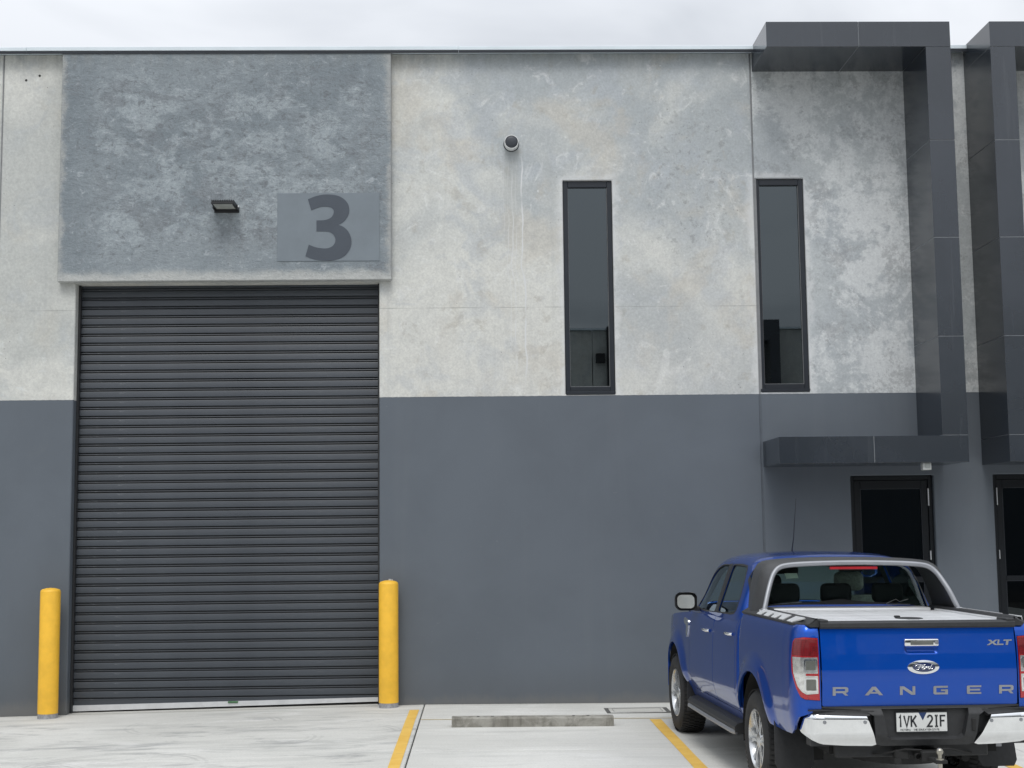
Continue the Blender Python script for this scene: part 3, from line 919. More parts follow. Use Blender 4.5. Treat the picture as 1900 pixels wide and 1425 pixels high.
# vent
vt = empty('vent_pipe', (.44, 0, 6.755))
tag(vt, 'round white vent pipe with dark opening on the concrete wall', 'vent')
MB().lathe([(.096, 0), (.096, -.006), (.086, -.008)], (0, 0, 0), 'y', 32).build('collar', M['frame'], vt, 40)
MB().lathe([(.0865, -.0), (.0865, -.112), (.084, -.115), (.0785, -.115), (.0785, -.09)], (0, 0, 0), 'y', 36).build('pipe', M['pvc'], vt, 40)
MB().lathe([(.0782, -.105), (.072, -.114), (.04, -.120), (0, -.122)], (0, 0, 0), 'y', 36).build('insect_screen', simple('dark_mesh', (.035, .040, .050), .5), vt, 60)

# sensor under the canopy
se = empty('motion_sensor', (5.155, -.80, 2.752))
tag(se, 'small pale sensor box under the dark canopy above the door', 'sensor')
MB().box(-.05, .05, -.045, .045, -.085, -.001, .008, 2).build('housing', M['sensor'], se)
MB().box(-.030, .034, -.049, -.0455, -.065, -.012, .002).build('lens', simple('sensor_lens', (.40, .42, .40), .3), se)

# bollards
def bollard(x, y, lab, knob):
    z = gz(x)
    o = empty('bollard', (x, y, z))
    tag(o, lab, 'bollard', 'yellow bollards beside the roller door')
    H = 1.455 if knob else 1.475
    MB().lathe([(.1145, .055), (.1145, H-.035), (.110, H-.018), (.094, H-.004), (.05, H+.008), (0, H+.012)], (0, 0, 0), 'z', 40).build('post', M['yellow'], o, 35)
    MB().lathe([(.113, -.02), (.113, .054), (.1085, .056)], (0, 0, 0), 'z', 40).build('base_collar', M['base_grey'], o, 35)
    if knob:
        k = MB(); k.box(.0, .028, -.01, .01, H+.004, H+.026, .003); k.box(.032, .05, -.008, .008, H+.0, H+.022, .003); k.build('fixing', M['alu'], o)
bollard(-4.985, -.245, 'yellow bollard at the left jamb of the roller door', False)
bollard(-1.066, -.165, 'yellow bollard at the right jamb of the roller door', True)

# wheel stop
ws = empty('wheel_stop', (.547, -1.87, gz(.547)), (0, R(.34), 0))
tag(ws, 'weathered concrete wheel stop in the empty parking bay', 'wheel stop')
prof = [(-.075, .0), (-.075, .085), (-.062, .100), (.062, .100), (.075, .085), (.075, 0)]
m = MB(); n = 40; vs = []; fs = []
rnd = random.Random(3)
for i in range(n+1):
    x = -.845+1.69*i/n
    for q, (a, b) in enumerate(prof):
        j = .004 if q in (1, 2) else .0015
        vs.append((x, a+rnd.uniform(-j, j), b+(rnd.uniform(-j, j*.4) if b > 0 else 0)))
k = len(prof)
for i in range(n):
    for q in range(k-1): fs.append((i*k+q, (i+1)*k+q, (i+1)*k+q+1, i*k+q+1))
fs += [tuple(range(k)), tuple(range(n*k, n*k+k))]
m.add(vs, fs); m.build('kerb_body', M['stop'], ws, 30)
for x in (-.57, -.42, .43, .58):
    MB().lathe([(.016, .0995), (.016, .1015), (0, .1015)], (x, .0, .002), 'z', 12).build('bolt_hole', M['joint'], ws)

# pit lid
dp = empty('drain_cover', (1.775, -.715, gz(1.775)))
tag(dp, 'rectangular concrete pit lid set flush in the paving by the wall', 'drain cover')
f = MB()
f.box(-.36, .36, .185, .225, .0005, .005); f.box(-.36, .36, -.225, -.185, .0005, .005); f.box(-.36, -.315, -.185, .185, .0005, .005); f.box(.315, .36, -.185, .185, .0005, .005)
f.build('rim', simple('pit_rim', (.10, .10, .095), .8), dp)
MB().box(-.310, .310, -.180, .180, .0005, .0065, .002).build('lid', M['slab'], dp)
f = MB()
f.box(-.27, .27, .135, .142, .0066, .0085); f.box(-.27, .27, -.142, -.135, .0066, .0085); f.box(-.277, -.27, -.142, .142, .0066, .0085); f.box(.27, .277, -.142, .142, .0066, .0085)
f.build('lid_edge', simple('lid_edge', (.22, .22, .21), .7), dp)

# ------------------------------------------------------------------ the pickup
def paint_material():
    t = NT('blue_metallic_paint')
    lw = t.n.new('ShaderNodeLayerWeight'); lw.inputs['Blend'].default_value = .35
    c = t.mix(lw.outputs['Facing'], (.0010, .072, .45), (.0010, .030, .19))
    fl = t.noise(900, 2, .5)
    c = t.mix(t.math('MULTIPLY', t.step(fl, .58, .7), .25), c, (.012, .09, .45))
    z_ = t.sep()[2]
    dust = t.math('ADD', t.math('MULTIPLY', t.step(t.noise(6, 6, .7), .45, .75), .02), t.math('MULTIPLY', t.step(z_, .80, .45), t.math('MULTIPLY', t.noise(9, 6, .7), .10)))
    c = t.mix(dust, c, (.4, .4, .38))
    t.P(Base_Color=c, Metallic=.62, Roughness=.38, Coat_Weight=1.0, Coat_Roughness=.018, Coat_IOR=1.45)
    t.b.inputs['Specular IOR Level'].default_value = .05
    return t.m
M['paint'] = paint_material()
M['chrome'] = simple('chrome', (.80, .81, .82), .09, 1.0, .03, 20)
M['silver'] = simple('satin_silver', (.30, .31, .33), .45, .55, .05, 8)
M['cover'] = simple('tonneau_aluminium', (.72, .73, .74), .42, .55, .05, 5)
M['plastic'] = simple('black_plastic', (.022, .023, .025), .55, 0, .15, 30, .15, 350)
M['fairing'] = simple('charcoal_fairing', (.045, .046, .048), .42, 0, .12, 12)
M['under'] = simple('underbody', (.012, .012, .012), .8)
M['rubber'] = simple('tyre_rubber', (.020, .020, .021), .75, 0, .25, 20)
M['alloy'] = simple('alloy_wheel', (.60, .61, .62), .28, .9, .05, 10)
M['car_glass'] = glass_material('tinted_glass', (.55, .66, .62), 1.5)
M['side_glass'] = glass_material('side_glass', (.50, .58, .56), 1.55)
M['seat'] = simple('seat_cloth', (.022, .023, .026), .85)
M['fleece'] = simple('sheepskin', (.62, .63, .58), .95, 0, .25, 40, .8, 60)
M['dash'] = simple('dashboard', (.03, .032, .034), .7)
M['mirror'] = simple('mirror_glass', (.85, .87, .88), .02, 1.0, .0)
def lens_mat(name, col, rough=.08):
    t = NT(name)
    cell = t.step(t.voro(70, None, 'DISTANCE_TO_EDGE', 'Distance', 0.2), .0, .12)
    c = t.mix(cell, tuple(v*.55 for v in col), col)
    t.P(Base_Color=c, Roughness=.25, Coat_Weight=1.0, Coat_Roughness=.02)
    return t.m
M['lens_red'] = lens_mat('red_lens', (.40, .006, .012))
M['lens_deep'] = lens_mat('deep_red_lens', (.17, .003, .007))
M['lens_bright'] = simple('bright_red', (.36, .012, .02), .3)
M['lens_clear'] = (lambda t: (t.P(Base_Color=t.mix(t.step(t.noise(28, 2, .5), .42, .58), (.60, .60, .58), (.76, .76, .74)), Roughness=.10, Metallic=.75, Coat_Weight=1.0), t.m)[-1])(NT('clear_lens'))
M['bulb'] = simple('bulb_grey', (.16, .165, .15), .25, .4)
M['plate'] = simple('plate_white', (.62, .63, .62), .45, 0, .04)
M['plate_ink'] = simple('plate_ink', (.012, .014, .018), .5)
M['plate_blue'] = simple('plate_blue', (.010, .030, .10), .5)
M['badge_blue'] = simple('badge_blue', (.006, .016, .075), .2, Coat_Weight=1.0)
M['letter'] = simple('letter_silver', (.30, .31, .33), .35, .6)

TR_X, TR_Y, TR_A = 3.137, -6.733, .0547
truck = empty('pickup_truck', (TR_X, TR_Y, gz(TR_X)+.004), (0, .007, TR_A))
tag(truck, 'blue dual cab pickup with silver tray cover parked facing the wall', 'pickup')

AXR, AXF, AXZ = 1.22, 4.44, .388
ARC_R, ARC_F = .505, .485

def sstep(a, b, x):
    t = min(max((x-a)/(b-a), 0.0), 1.0)
    return t*t*(3-2*t)

def flare(s, z):
    o = 0.0
    for c, r in ((AXR, ARC_R), (AXF, ARC_F)):
        d = math.hypot(s-c, z-(AXZ+.02))
        o += .034*(1-sstep(r+.005, r+.17, d))*sstep(.40, .62, z)
    return o

sec_door = spline([.40, .46, .52, .60, .66, .72, .82, .95, 1.08, 1.16, 1.22, 1.27, 1.31], [-.085, -.068, -.050, -.022, -.006, -.001, -.002, -.005, -.012, -.018, -.032, -.052, -.066])
wid = spline([1.6, 2.4, 3.2, 3.9, 4.44, 4.8, 5.02, 5.2, 5.3], [.906, .908, .908, .906, .900, .880, .840, .76, .66])
def side(sg):
    def f(s, z): return (sg*(wid(s)+sec_door(z)+flare(s, z)-.030*(1-sstep(1.765, 1.865, s))), s, z)
    return f

# bed plan: from the tailgate edge round the rear corner and forward to the cab
plan = [(.722, .066), (.75, .066), (.775, .067)]
for i in range(0, 25):
    t = R(-90+90*i/24)
    c, s_ = math.cos(t), math.sin(t)
    plan.append((.785+.128*abs(c)**.85, .265-.196*abs(s_)**.9))
plan += [(.913+.001*k, .265+.05*(k+1)) for k in range(2)]
for k in range(1, 40): plan.append((.915-.002*sstep(0, 39, k), .365+k*.037))
plan = [p for i, p in enumerate(plan) if i == 0 or math.hypot(p[0]-plan[i-1][0], p[1]-plan[i-1][1]) > 1e-4]
pl_a = [0.0]
for i in range(1, len(plan)): pl_a.append(pl_a[-1]+math.hypot(plan[i][0]-plan[i-1][0], plan[i][1]-plan[i-1][1]))
plx = spline(pl_a, [p[0] for p in plan]); pls = spline(pl_a, [p[1] for p in plan])
def a_of_s(s):
    lo, hi = pl_a[12], pl_a[-1]
    for _ in range(40):
        mid = (lo+hi)/2
        if pls(mid) < s: lo = mid
        else: hi = mid
    return lo
sec_bed = spline([.48, .54, .60, .68, .78, .90, 1.02, 1.12, 1.20, 1.27, 1.32, 1.345, 1.36], [-.055, -.038, -.020, -.005, .0, .0, -.001, -.004, -.010, -.022, -.038, -.055, -.075])
def bed(sg):
    def f(a, z):
        x, s = plx(a), pls(a)
        e = .004
        tx, ts = plx(a+e)-plx(a-e), pls(a+e)-pls(a-e)
        L = math.hypot(tx, ts) or 1
        nx, ns = ts/L, -tx/L
        o = sec_bed(z)
        if s > .3: o += flare(s, z)-.022*sstep(1.69, 1.755, s)
        return (sg*(x+nx*o), s+ns*o, z)
    return f

BED_END = 1.750
A_END = a_of_s(BED_END)
def arch_pts(c, r, z0, conv=lambda s: s, n=26, up=True):
    """arch edge from the rear foot over the top to the front foot"""
    zc = AXZ+.02
    t0 = math.asin(max(-1, min(1, (z0-zc)/r)))
    return [(conv(c-r*math.cos(t0+(math.pi-2*t0)*i/n)), zc+r*math.sin(t0+(math.pi-2*t0)*i/n)) for i in range(n+1)]

TL = [(.004, 1.256), (.12, 1.262), (.205, 1.250), (.225, 1.225), (.236, 1.10), (.230, 1.02), (.185, .90), (.150, .842), (.12, .826), (.004, .818)]   # tail light outline in (a, z)
for sg in (-1, 1):
    f = bed(sg)
    zb = .575
    # bottom rises into the arch, corner lower behind it
    arch = arch_pts(AXR, ARC_R, zb, a_of_s)
    ol = [(.002, 1.345), (.002, .735), (.06, .735), (.17, .70), (.25, .60), (.33, .565), (a_of_s(.55), .555)] + arch + [(A_END, .56), (A_END, 1.345)]
    ol = [p for i, p in enumerate(ol) if i == 0 or math.hypot(p[0]-ol[i-1][0], p[1]-ol[i-1][1]) > .004]
    hole = [(a+(-.0 if a < .01 else .004), z) for a, z in TL]
    hole = [(.010 if a < .01 else a, z) for a, z in TL]
    panel('bed_side', f, ol, [hole], .030, .018, M['paint'], truck, lambda m_, sg=sg: Vector((sg, -.5, .1)))
    # tail light: body, then raised lenses
    tl = panel('tail_light', f, [(.013 if a < .01 else a-.003, z+(-.003 if z > 1 else .003)) for a, z in TL], [], .02, .03, M['lens_red'], truck, lambda m_, sg=sg: Vector((sg, -.8, 0)), .006)
    panel('upper_lens', f, [(.018, 1.245), (.195, 1.245), (.215, 1.215), (.222, 1.135), (.018, 1.128)], [], .02, .01, M['lens_deep'], tl, lambda m_, sg=sg: Vector((sg, -.8, 0)), .0085)
    ch = [(.022, 1.120), (.022, 1.008), (.105, 1.008), (.107, .992), (.022, .990), (.022, .868), (.105, .862), (.135, .880), (.165, .915), (.205, 1.01), (.216, 1.120)]
    panel('clear_housing', f, ch, [], .015, .01, M['lens_clear'], tl, lambda m_, sg=sg: Vector((sg, -.8, 0)), .0085)
    for (z0, z1) in ((1.020, 1.108), (.878, .978)):
        panel('lamp_bezel', f, rrect(.026, .116, z0, z1, .014), [rrect(.034, .108, z0+.008, z1-.008, .010)], .015, .008, M['chrome'], tl, lambda m_, sg=sg: Vector((sg, -.8, 0)), .013)
        panel('lamp_lens', f, rrect(.038, .104, z0+.012, z1-.012, .008), [], .015, .004, M['bulb'], tl, lambda m_, sg=sg: Vector((sg, -.8, 0)), .0105)
    # inner wheel arch, mud flap
    for c, r in ((AXR, ARC_R), (AXF, ARC_F)):
        x0, x1 = sorted((sg*.52, sg*.885))
        m = MB(); m.lathe([(r+.004, x0), (r+.004, x1)], (0, c, AXZ+.02), 'x', 28, R(-12), R(192))
        m.build('wheel_liner', M['under'], truck, 60)
    fm = MB()
    fm.add([(sg*.62, .66, .62), (sg*.91, .66, .62), (sg*.925, .60, .30), (sg*.90, .595, .255), (sg*.66, .595, .255), (sg*.63, .60, .30),
            (sg*.62, .652, .62), (sg*.91, .652, .62), (sg*.925, .592, .30), (sg*.90, .587, .255), (sg*.66, .587, .255), (sg*.63, .592, .30)],
           [(0, 1, 2, 3, 4, 5), (11, 10, 9, 8, 7, 6)] + [(i, (i+1) % 6, (i+1) % 6+6, i+6) for i in range(6)])
    fo = fm.build('mud_flap', M['plastic'], truck)
    if sg > 0: MB().box(.735, .805, .577, .586, .40, .455, .002).build('flap_tag', M['letter'], fo)
    fm = MB(); fm.box(min(sg*.66, sg*.90), max(sg*.66, sg*.90), 3.90, 3.91, .27, .55); fm.build('mud_flap', M['plastic'], truck)

# doors, sill, fender, cab corner
def beltz(s): return 1.232 + .040*(3.9-s)/2.1
def inter(f): return lambda a, b: f(a, b)
for sg in (-1, 1):
    f = side(sg)
    o = (sg, 0, 0)
    panel('cab_corner', f, [(1.776, .50), (1.903, .50), (1.903, beltz(1.9)), (1.776, beltz(1.77))], [], .035, .018, M['paint'], truck, o)
    rear = panel('door', f, [(1.912, .515), (2.733, .515), (2.733, beltz(2.7)), (1.912, beltz(1.9))], [], .035, .018, M['paint'], truck, o)
    front = panel('door', f, [(2.743, .515), (3.70, .515), (3.74, .62), (3.76, .9), (3.76, beltz(3.76)), (2.743, beltz(2.74))], [], .035, .018, M['paint'], truck, o)
    panel('sill', f, [(1.768, .43), (3.90, .43), (3.90, .494), (1.768, .494)] if False else [(1.768, .43), (3.88, .43), (3.88, .509), (1.911, .509), (1.911, .496), (1.768, .496)], [], .035, .018, M['paint'], truck, o)
    arch = [(s, z) for s, z in arch_pts(AXF, ARC_F, .50)]
    fo = panel('front_fender', f, [(3.708, .515)] + [p for p in arch] + [(5.02, .50), (5.12, .60), (5.14, .95), (5.0, 1.10), (4.6, 1.17), (4.2, 1.205), (3.766, beltz(3.766)), (3.766, .9), (3.746, .62)], [], .035, .018, M['paint'], truck, o)
    for dr, s0, z0 in ((rear, 1.985, 1.145), (front, 2.86, 1.115)):
        x = sg*(wid(s0)+sec_door(z0))
        h = MB(); h.tube([(x+sg*.004, s0, z0), (x+sg*.030, s0+.03, z0), (x+sg*.034, s0+.09, z0+.002), (x+sg*.030, s0+.15, z0), (x+sg*.004, s0+.185, z0)], .019, 10, flat=.7)
        h.build('handle', M['chrome'], dr, 40)
    # chrome fender vent badge
    z0 = 1.075; s0 = 3.90
    panel('fender_badge', f, smooth_poly([(3.80, 1.10), (3.83, 1.155), (3.99, 1.165), (4.00, 1.12), (3.90, 1.09), (3.90, 1.03), (3.86, .99), (3.82, 1.0)], 4), [], .02, .012, M['chrome'], fo, o, .010)
    # side step
    st = MB()
    st.prism([(sg*.70, .43), (sg*.80, .445), (sg*.905, .425), (sg*.93, .395), (sg*.925, .355), (sg*.84, .335), (sg*.70, .36)], 1.83, 3.74, 'xz')
    so = st.build('side_step', M['plastic'], truck)
    for k in range(5):
        xk = sg*(.76+.03*k)
        zk = .4405-.0022*k+(.0015 if k < 2 else -.002*k)
        MB().box(min(xk, xk+sg*.014), max(xk, xk+sg*.014), 1.88, 3.69, zk-.002, zk+.006).build('tread_rib', M['plastic'], so)
    tr = MB()
    tr.tube([(sg*.905, 3.735, .352), (sg*.931, 3.68, .352), (sg*.934, 2.8, .350), (sg*.931, 1.95, .350), (sg*.915, 1.84, .352)], .013, 8, flat=1.5)
    tr.build('trim_strip', M['silver'], so, 50)

# hood, front end
panel('hood', lambda x, s: (x, s, 1.235-.05*((s-3.95)/1.15)**2*2-.075*(abs(x)/.82)**4-.06*sstep(4.7, 5.2, s)), [(-.80, 3.98), (.80, 3.98), (.80, 4.9), (.66, 5.15), (-.66, 5.15), (-.80, 4.9)], [], .06, .02, M['paint'], truck, (0, 0, 1))
fr = MB(); fr.prism([(-.80, 4.98), (-.66, 5.24), (-.3, 5.31), (.3, 5.31), (.66, 5.24), (.80, 4.98)], .70, 1.06, 'xy'); fr.build('grille', M['plastic'], truck)
fr = MB(); fr.prism([(-.88, 4.98), (-.72, 5.28), (-.3, 5.355), (.3, 5.355), (.72, 5.28), (.88, 4.98)], .40, .69, 'xy'); fr.build('front_bumper', M['paint'], truck)
for sg in (-1, 1):
    MB().prism([(sg*.52, 5.262), (sg*.66, 5.245), (sg*.80, 4.99), (sg*.815, 4.99), (sg*.68, 5.262), (sg*.52, 5.285)], .86, 1.03, 'xy').build('headlight', M['lens_clear'], truck)
MB().box(-.80, .80, 3.90, 4.05, 1.17, 1.205).build('cowl', M['plastic'], truck)

# cab greenhouse: one lofted shell with window openings
cl_s = [1.775, 1.80, 1.86, 1.925, 1.975, 2.06, 2.25, 2.6, 2.95, 3.25, 3.45, 3.60, 3.95, 4.30]
cl_z = [1.262, 1.33, 1.49, 1.655, 1.745, 1.795, 1.820, 1.834, 1.826, 1.800, 1.760, 1.690, 1.465, 1.235]
cl_a = [0.0]
for i in range(1, len(cl_s)): cl_a.append(cl_a[-1]+math.hypot(cl_s[i]-cl_s[i-1], cl_z[i]-cl_z[i-1]))
vS = spline(cl_a, cl_s); vZ = spline(cl_a, cl_z)
cs_x = [.866, .848, .818, .785, .745, .712, .678, .625, .545, .42, .22, 0.0]
cs_h = [0.0, .13, .27, .42, .60, .74, .845, .915, .955, .978, .994, 1.0]
cs_u = [0.0]
for i in range(1, len(cs_x)): cs_u.append(cs_u[-1]+math.hypot(cs_x[i]-cs_x[i-1], (cs_h[i]-cs_h[i-1])*.57))
UM = cs_u[-1]
uX = spline(cs_u, cs_x); uH = spline(cs_u, cs_h)
def zbelt(s): return beltz(s)-.012
def cab(v, u):
    """u runs 0 (left belt) .. UM (roof centre) .. 2UM (right belt)"""
    sg = -1 if u < UM else 1
    q = u if u < UM else 2*UM-u
    s, zt = vS(v), vZ(v)
    zb = zbelt(s)
    h = max(zt-zb, .004)
    taper = 1-.085*sstep(3.2, 4.3, s)-.02*sstep(2.05, 1.775, s)
    return (sg*uX(q)*taper, s, zb+h*uH(q))
def invert(fn, y, lo, hi):
    for _ in range(45):
        mid = (lo+hi)/2
        if fn(mid) < y: lo = mid
        else: hi = mid
    return lo
def vu(s, z, right=False):
    v = invert(vS, s, 0, cl_a[-1])
    h = max(vZ(v)-zbelt(s), .004)
    u = invert(uH, (z-zbelt(s))/h, 0, UM)
    return (v, 2*UM-u if right else u)
def vux(frac_x, z, rear=True, right=False):
    """a point on the rear glass or windscreen by half width and height"""
    u = invert(lambda q: -uX(q), -frac_x, 0, UM)
    if rear: v = invert(lambda v_: zbelt(vS(v_))+(vZ(v_)-zbelt(vS(v_)))*uH(u), z, 0, cl_a[6])
    else: v = invert(lambda v_: -(zbelt(vS(v_))+(vZ(v_)-zbelt(vS(v_)))*uH(u)), -z, cl_a[8], cl_a[-1])
    return (v, 2*UM-u if right else u)
FW = [(3.78, 1.262), (3.2, 1.272), (2.84, 1.284), (2.80, 1.30), (2.83, 1.69), (2.86, 1.712), (3.10, 1.705), (3.30, 1.672), (3.45, 1.61), (3.62, 1.515), (3.80, 1.40), (3.92, 1.305), (3.90, 1.268)]
RW = [(2.70, 1.287), (2.2, 1.300), (2.10, 1.312), (2.055, 1.345), (2.07, 1.45), (2.12, 1.58), (2.175, 1.68), (2.23, 1.715), (2.40, 1.722), (2.69, 1.716), (2.72, 1.70), (2.715, 1.30)]
RG = [(.775, 1.325), (.785, 1.36), (.735, 1.60), (.685, 1.69), (.60, 1.728), (0, 1.745)]
WS = [(.70, 1.30), (.66, 1.48), (.59, 1.66), (.52, 1.70), (0, 1.715)]
holes = []
glasses = []
for right in (False, True):
    for w in (FW, RW):
        h = [vu(s, z, right) for s, z in w]
        holes.append(h); glasses.append((h, 'side_window', 'side_glass', (1 if right else -1, 0, .3)))
for w, rear in ((RG, True), (WS, False)):
    h = [vux(x, z, rear) for x, z in w] + [vux(x, z, rear, True) for x, z in reversed(w[:-1])]
    k = 14
    bl = h[0]; br = h[-1]
    h = h + [(br[0]+(bl[0]-br[0])*i/k, br[1]+(bl[1]-br[1])*i/k) for i in range(1, k)]
    holes.append(h); glasses.append((h, 'rear_window' if rear else 'windscreen', 'car_glass', (0, -1 if rear else 1, .3)))
vmax = cl_a[-1]-.01
cab_o = panel('cab', cab, [(.002, .004), (vmax, .004), (vmax, 2*UM-.004), (.002, 2*UM-.004)], holes, .030, .02, M['paint'], truck, lambda m_: Vector(cab(*m_))-Vector((0, 2.8, 1.0)))
LATE = []
def shrink(poly, d):
    cx = sum(p[0] for p in poly)/len(poly); cy = sum(p[1] for p in poly)/len(poly)
    out = []
    for x, y in poly:
        L = math.hypot(x-cx, y-cy); out.append((x+(x-cx)/L*d, y+(y-cy)/L*d))
    return out
for h, nm, mt, o in glasses:
    gl = panel(nm, cab, shrink(h, .006), [], .04, 0, M[mt], truck, o, -.010)
    panel('window_seal', cab, shrink(h, .004), [shrink(h, -.045 if nm == 'rear_window' else -.016)], .03, .006, M['plastic'], gl, o, .0015)
panel('headliner', cab, [(.004, .02), (vmax, .02), (vmax, 2*UM-.02), (.004, 2*UM-.02)], [shrink(h, -.014) for h in holes], .05, 0, simple('headliner_cloth', (.20, .205, .20), .9), truck, lambda m_: Vector((0, 2.8, 1.0))-Vector(cab(*m_)), .022)
# black pillar trim between the side windows
for right in (False, True):
    q = [(2.715, 1.285), (2.81, 1.283), (2.845, 1.715), (2.74, 1.72)]
    panel('pillar_trim', cab, [vu(s, z, right) for s, z in q], [], .03, .003, M['plastic'], truck, (1 if right else -1, 0, .2), .0025)
# tray front wall / cab back below the glass, firewall, floor, door cards
MB().box(-.80, .80, 1.785, 1.80, .5, 1.275).build('cab_back', M['paint'], truck)
cb = MB(); cb.box(-.80, .80, 1.81, 3.95, .50, .56); cb.build('cabin_floor', M['dash'], truck)
for sg in (-1, 1):
    MB().box(min(sg*.765, sg*.80), max(sg*.765, sg*.80), 1.82, 3.9, .56, 1.235).build('door_card', M['dash'], truck)
MB().prism([(3.55, .56), (3.55, 1.10), (3.62, 1.22), (3.85, 1.235), (4.05, 1.16), (4.05, .56)], -.76, .76, 'yz').build('dashboard', M['dash'], truck)
m = MB(); ring = [(.38+.185*math.cos(2*math.pi*i/28), 3.42-.07*math.sin(2*math.pi*i/28), 1.13+.17*math.sin(2*math.pi*i/28)) for i in range(29)]
m.tube(ring, .014, 8, False); m.tube([(.38-.17, 3.42, 1.13), (.38+.17, 3.42, 1.13)], .016, 8); m.tube([(.38, 3.42, 1.13), (.38, 3.60, 1.08)], .03, 8)
m.build('steering_wheel', M['dash'], truck, 50)
MB().box(-.12, .12, 3.48, 3.50, 1.60, 1.665, .01, 2).build('rear_view_mirror', M['dash'], truck)
def seat(x, s, w, mat, back=.72, head=True, base=.75):
    so = MB()
    so.box(x-w/2, x+w/2, s-.05, s+.48, base-.14, base+.02, .05, 3)
    b = MB()
    n = 5
    vs = []; fs = []
    bm_ = MB().box(x-w/2, x+w/2, -.065, .065, 0, back, .055, 3)
    vs = [(vx, s-.03-vz*.26+vy, base-.02+vz) for vx, vy, vz in bm_.v]
    so.add(vs, bm_.f)
    o = so.build('seat', mat, truck, 50)
    if head:
        h = MB(); bm_ = MB().box(x-.135, x+.135, -.055, .055, 0, .17, .05, 3)
        h.add([(vx, s-.03-(back+.05)*.26+vy, base+back+.02+vz) for vx, vy, vz in bm_.v], bm_.f)
        h.build('headrest', mat, o, 50)
    return o
seat(-.38, 3.0, .50, M['seat'], .68)
fs_ = seat(.38, 3.0, .52, M['fleece'], .70)
for x in (-.45, 0, .45): seat(x, 2.15, .44, M['seat'], .58, True, .80)

# roof antenna
MB().tube([(-.07, 3.02, 1.815), (-.07, 3.01, 1.85), (-.067, 2.97, 1.94), (-.06, 2.88, 2.31)], [.010, .006, .0045, .0022], 6).build('antenna', M['plastic'], truck, 50)

# tailgate
def tg_y(x, z):
    y = .052+.030*sstep(1.0, 1.36, z)**1.2+.016*sstep(1.0, .74, z)
    y += .010*(abs(x)/.72)**4
    if True:   # hand recess below the handle
        y += .022*sstep(1.198, 1.188, z)*sstep(1.142, 1.160, z)*sstep(.118, .100, abs(x-.014))
    return y
tgo = panel('tailgate', lambda x, z: (x, tg_y(x, z), z), [(-.714, .785), (-.70, .772), (.70, .772), (.714, .785), (.714, 1.318), (-.714, 1.318)], [], .016, .025, M['paint'], truck, (0, -1, 0))
c = MB(); pr = [(.060, 1.320), (.050, 1.332), (.052, 1.358), (.066, 1.368), (.15, 1.370), (.15, 1.320)]
vs = []; fs = []
for i in range(21):
    x = -.716+1.432*i/20
    vs += [(x, y+.010*(abs(x)/.72)**4, z) for y, z in pr]
k = len(pr)
for i in range(20):
    for q in range(k): fs.append((i*k+q, (i+1)*k+q, (i+1)*k+(q+1) % k, i*k+(q+1) % k))
fs += [tuple(range(k)), tuple(range(20*k, 21*k))]
c.add(vs, fs); c.build('top_trim', M['plastic'], tgo, 35)
# handle
yh = tg_y(.014, 1.22)
h = MB(); h.box(-.112, .140, yh-.030, yh+.01, 1.192, 1.246, .010, 3)
ho = h.build('handle', M['chrome'], tgo, 40)
MB().box(-.070, .098, yh-.034, yh-.029, 1.203, 1.232, .003, 1).build('handle_pad', M['bulb'], ho)
MB().lathe([(.012, 0), (.012, -.006), (0, -.006)], (.122, yh-.029, 1.217), 'y', 14).build('key_lock', M['letter'], ho, 40)
# oval badge
yb = tg_y(.022, 1.045)
def oval(rx, rz, n=40, cx=.022, cz=1.046): return [(cx+rx*math.cos(2*math.pi*i/n), cz+rz*math.sin(2*math.pi*i/n)) for i in range(n)]
bo = panel('badge', lambda x, z: (x, yb-.004-.010*(1-((x-.022)/.12)**2-((z-1.046)/.055)**2), z), oval(.116, .049), [], .02, .012, M['chrome'], tgo, (0, -1, 0))
def badge_in(x, z): return (x, yb-.0165-.002*(1-((x-.022)/.12)**2-((z-1.046)/.055)**2), z)
panel('badge_field', badge_in, oval(.082, .033), [], .02, .004, M['badge_blue'], bo, (0, -1, 0))
# script lettering on the oval, as flat ribbons
sx, sz = .064, .026
strokes = [
    [(-.95, .10), (-1.0, .35), (-.82, .62), (-.45, .66), (-.10, .58), (.12, .72)],
    [(-.42, .62), (-.50, .2), (-.58, -.25), (-.72, -.58), (-.92, -.55), (-.94, -.35)],
    [(-.78, .05), (-.52, .08), (-.28, .14)],
    [(-.12, .10), (-.26, -.12), (-.24, -.42), (-.06, -.45), (.08, -.2), (.06, .06), (-.10, .12), (.14, .05)],
    [(.14, .08), (.22, .12), (.18, -.15), (.12, -.45)],
    [(.19, -.05), (.30, .10), (.42, .10)],
    [(.68, .08), (.50, .06), (.42, -.2), (.50, -.44), (.64, -.36), (.74, .05)],
    [(.94, .78), (.86, .55), (.76, .05), (.70, -.3), (.78, -.46), (.94, -.34)],
]
mb = MB()
for st in strokes:
    pp = smooth_poly([(a, b) for a, b in st], 5, False)
    mb.tube([(.022+a*sx, badge_in(.022+a*sx, 1.046+b*sz)[1]-.0012, 1.046+b*sz) for a, b in pp], .0028, 6)
mb.build('badge_script', M['chrome'], bo, 60)

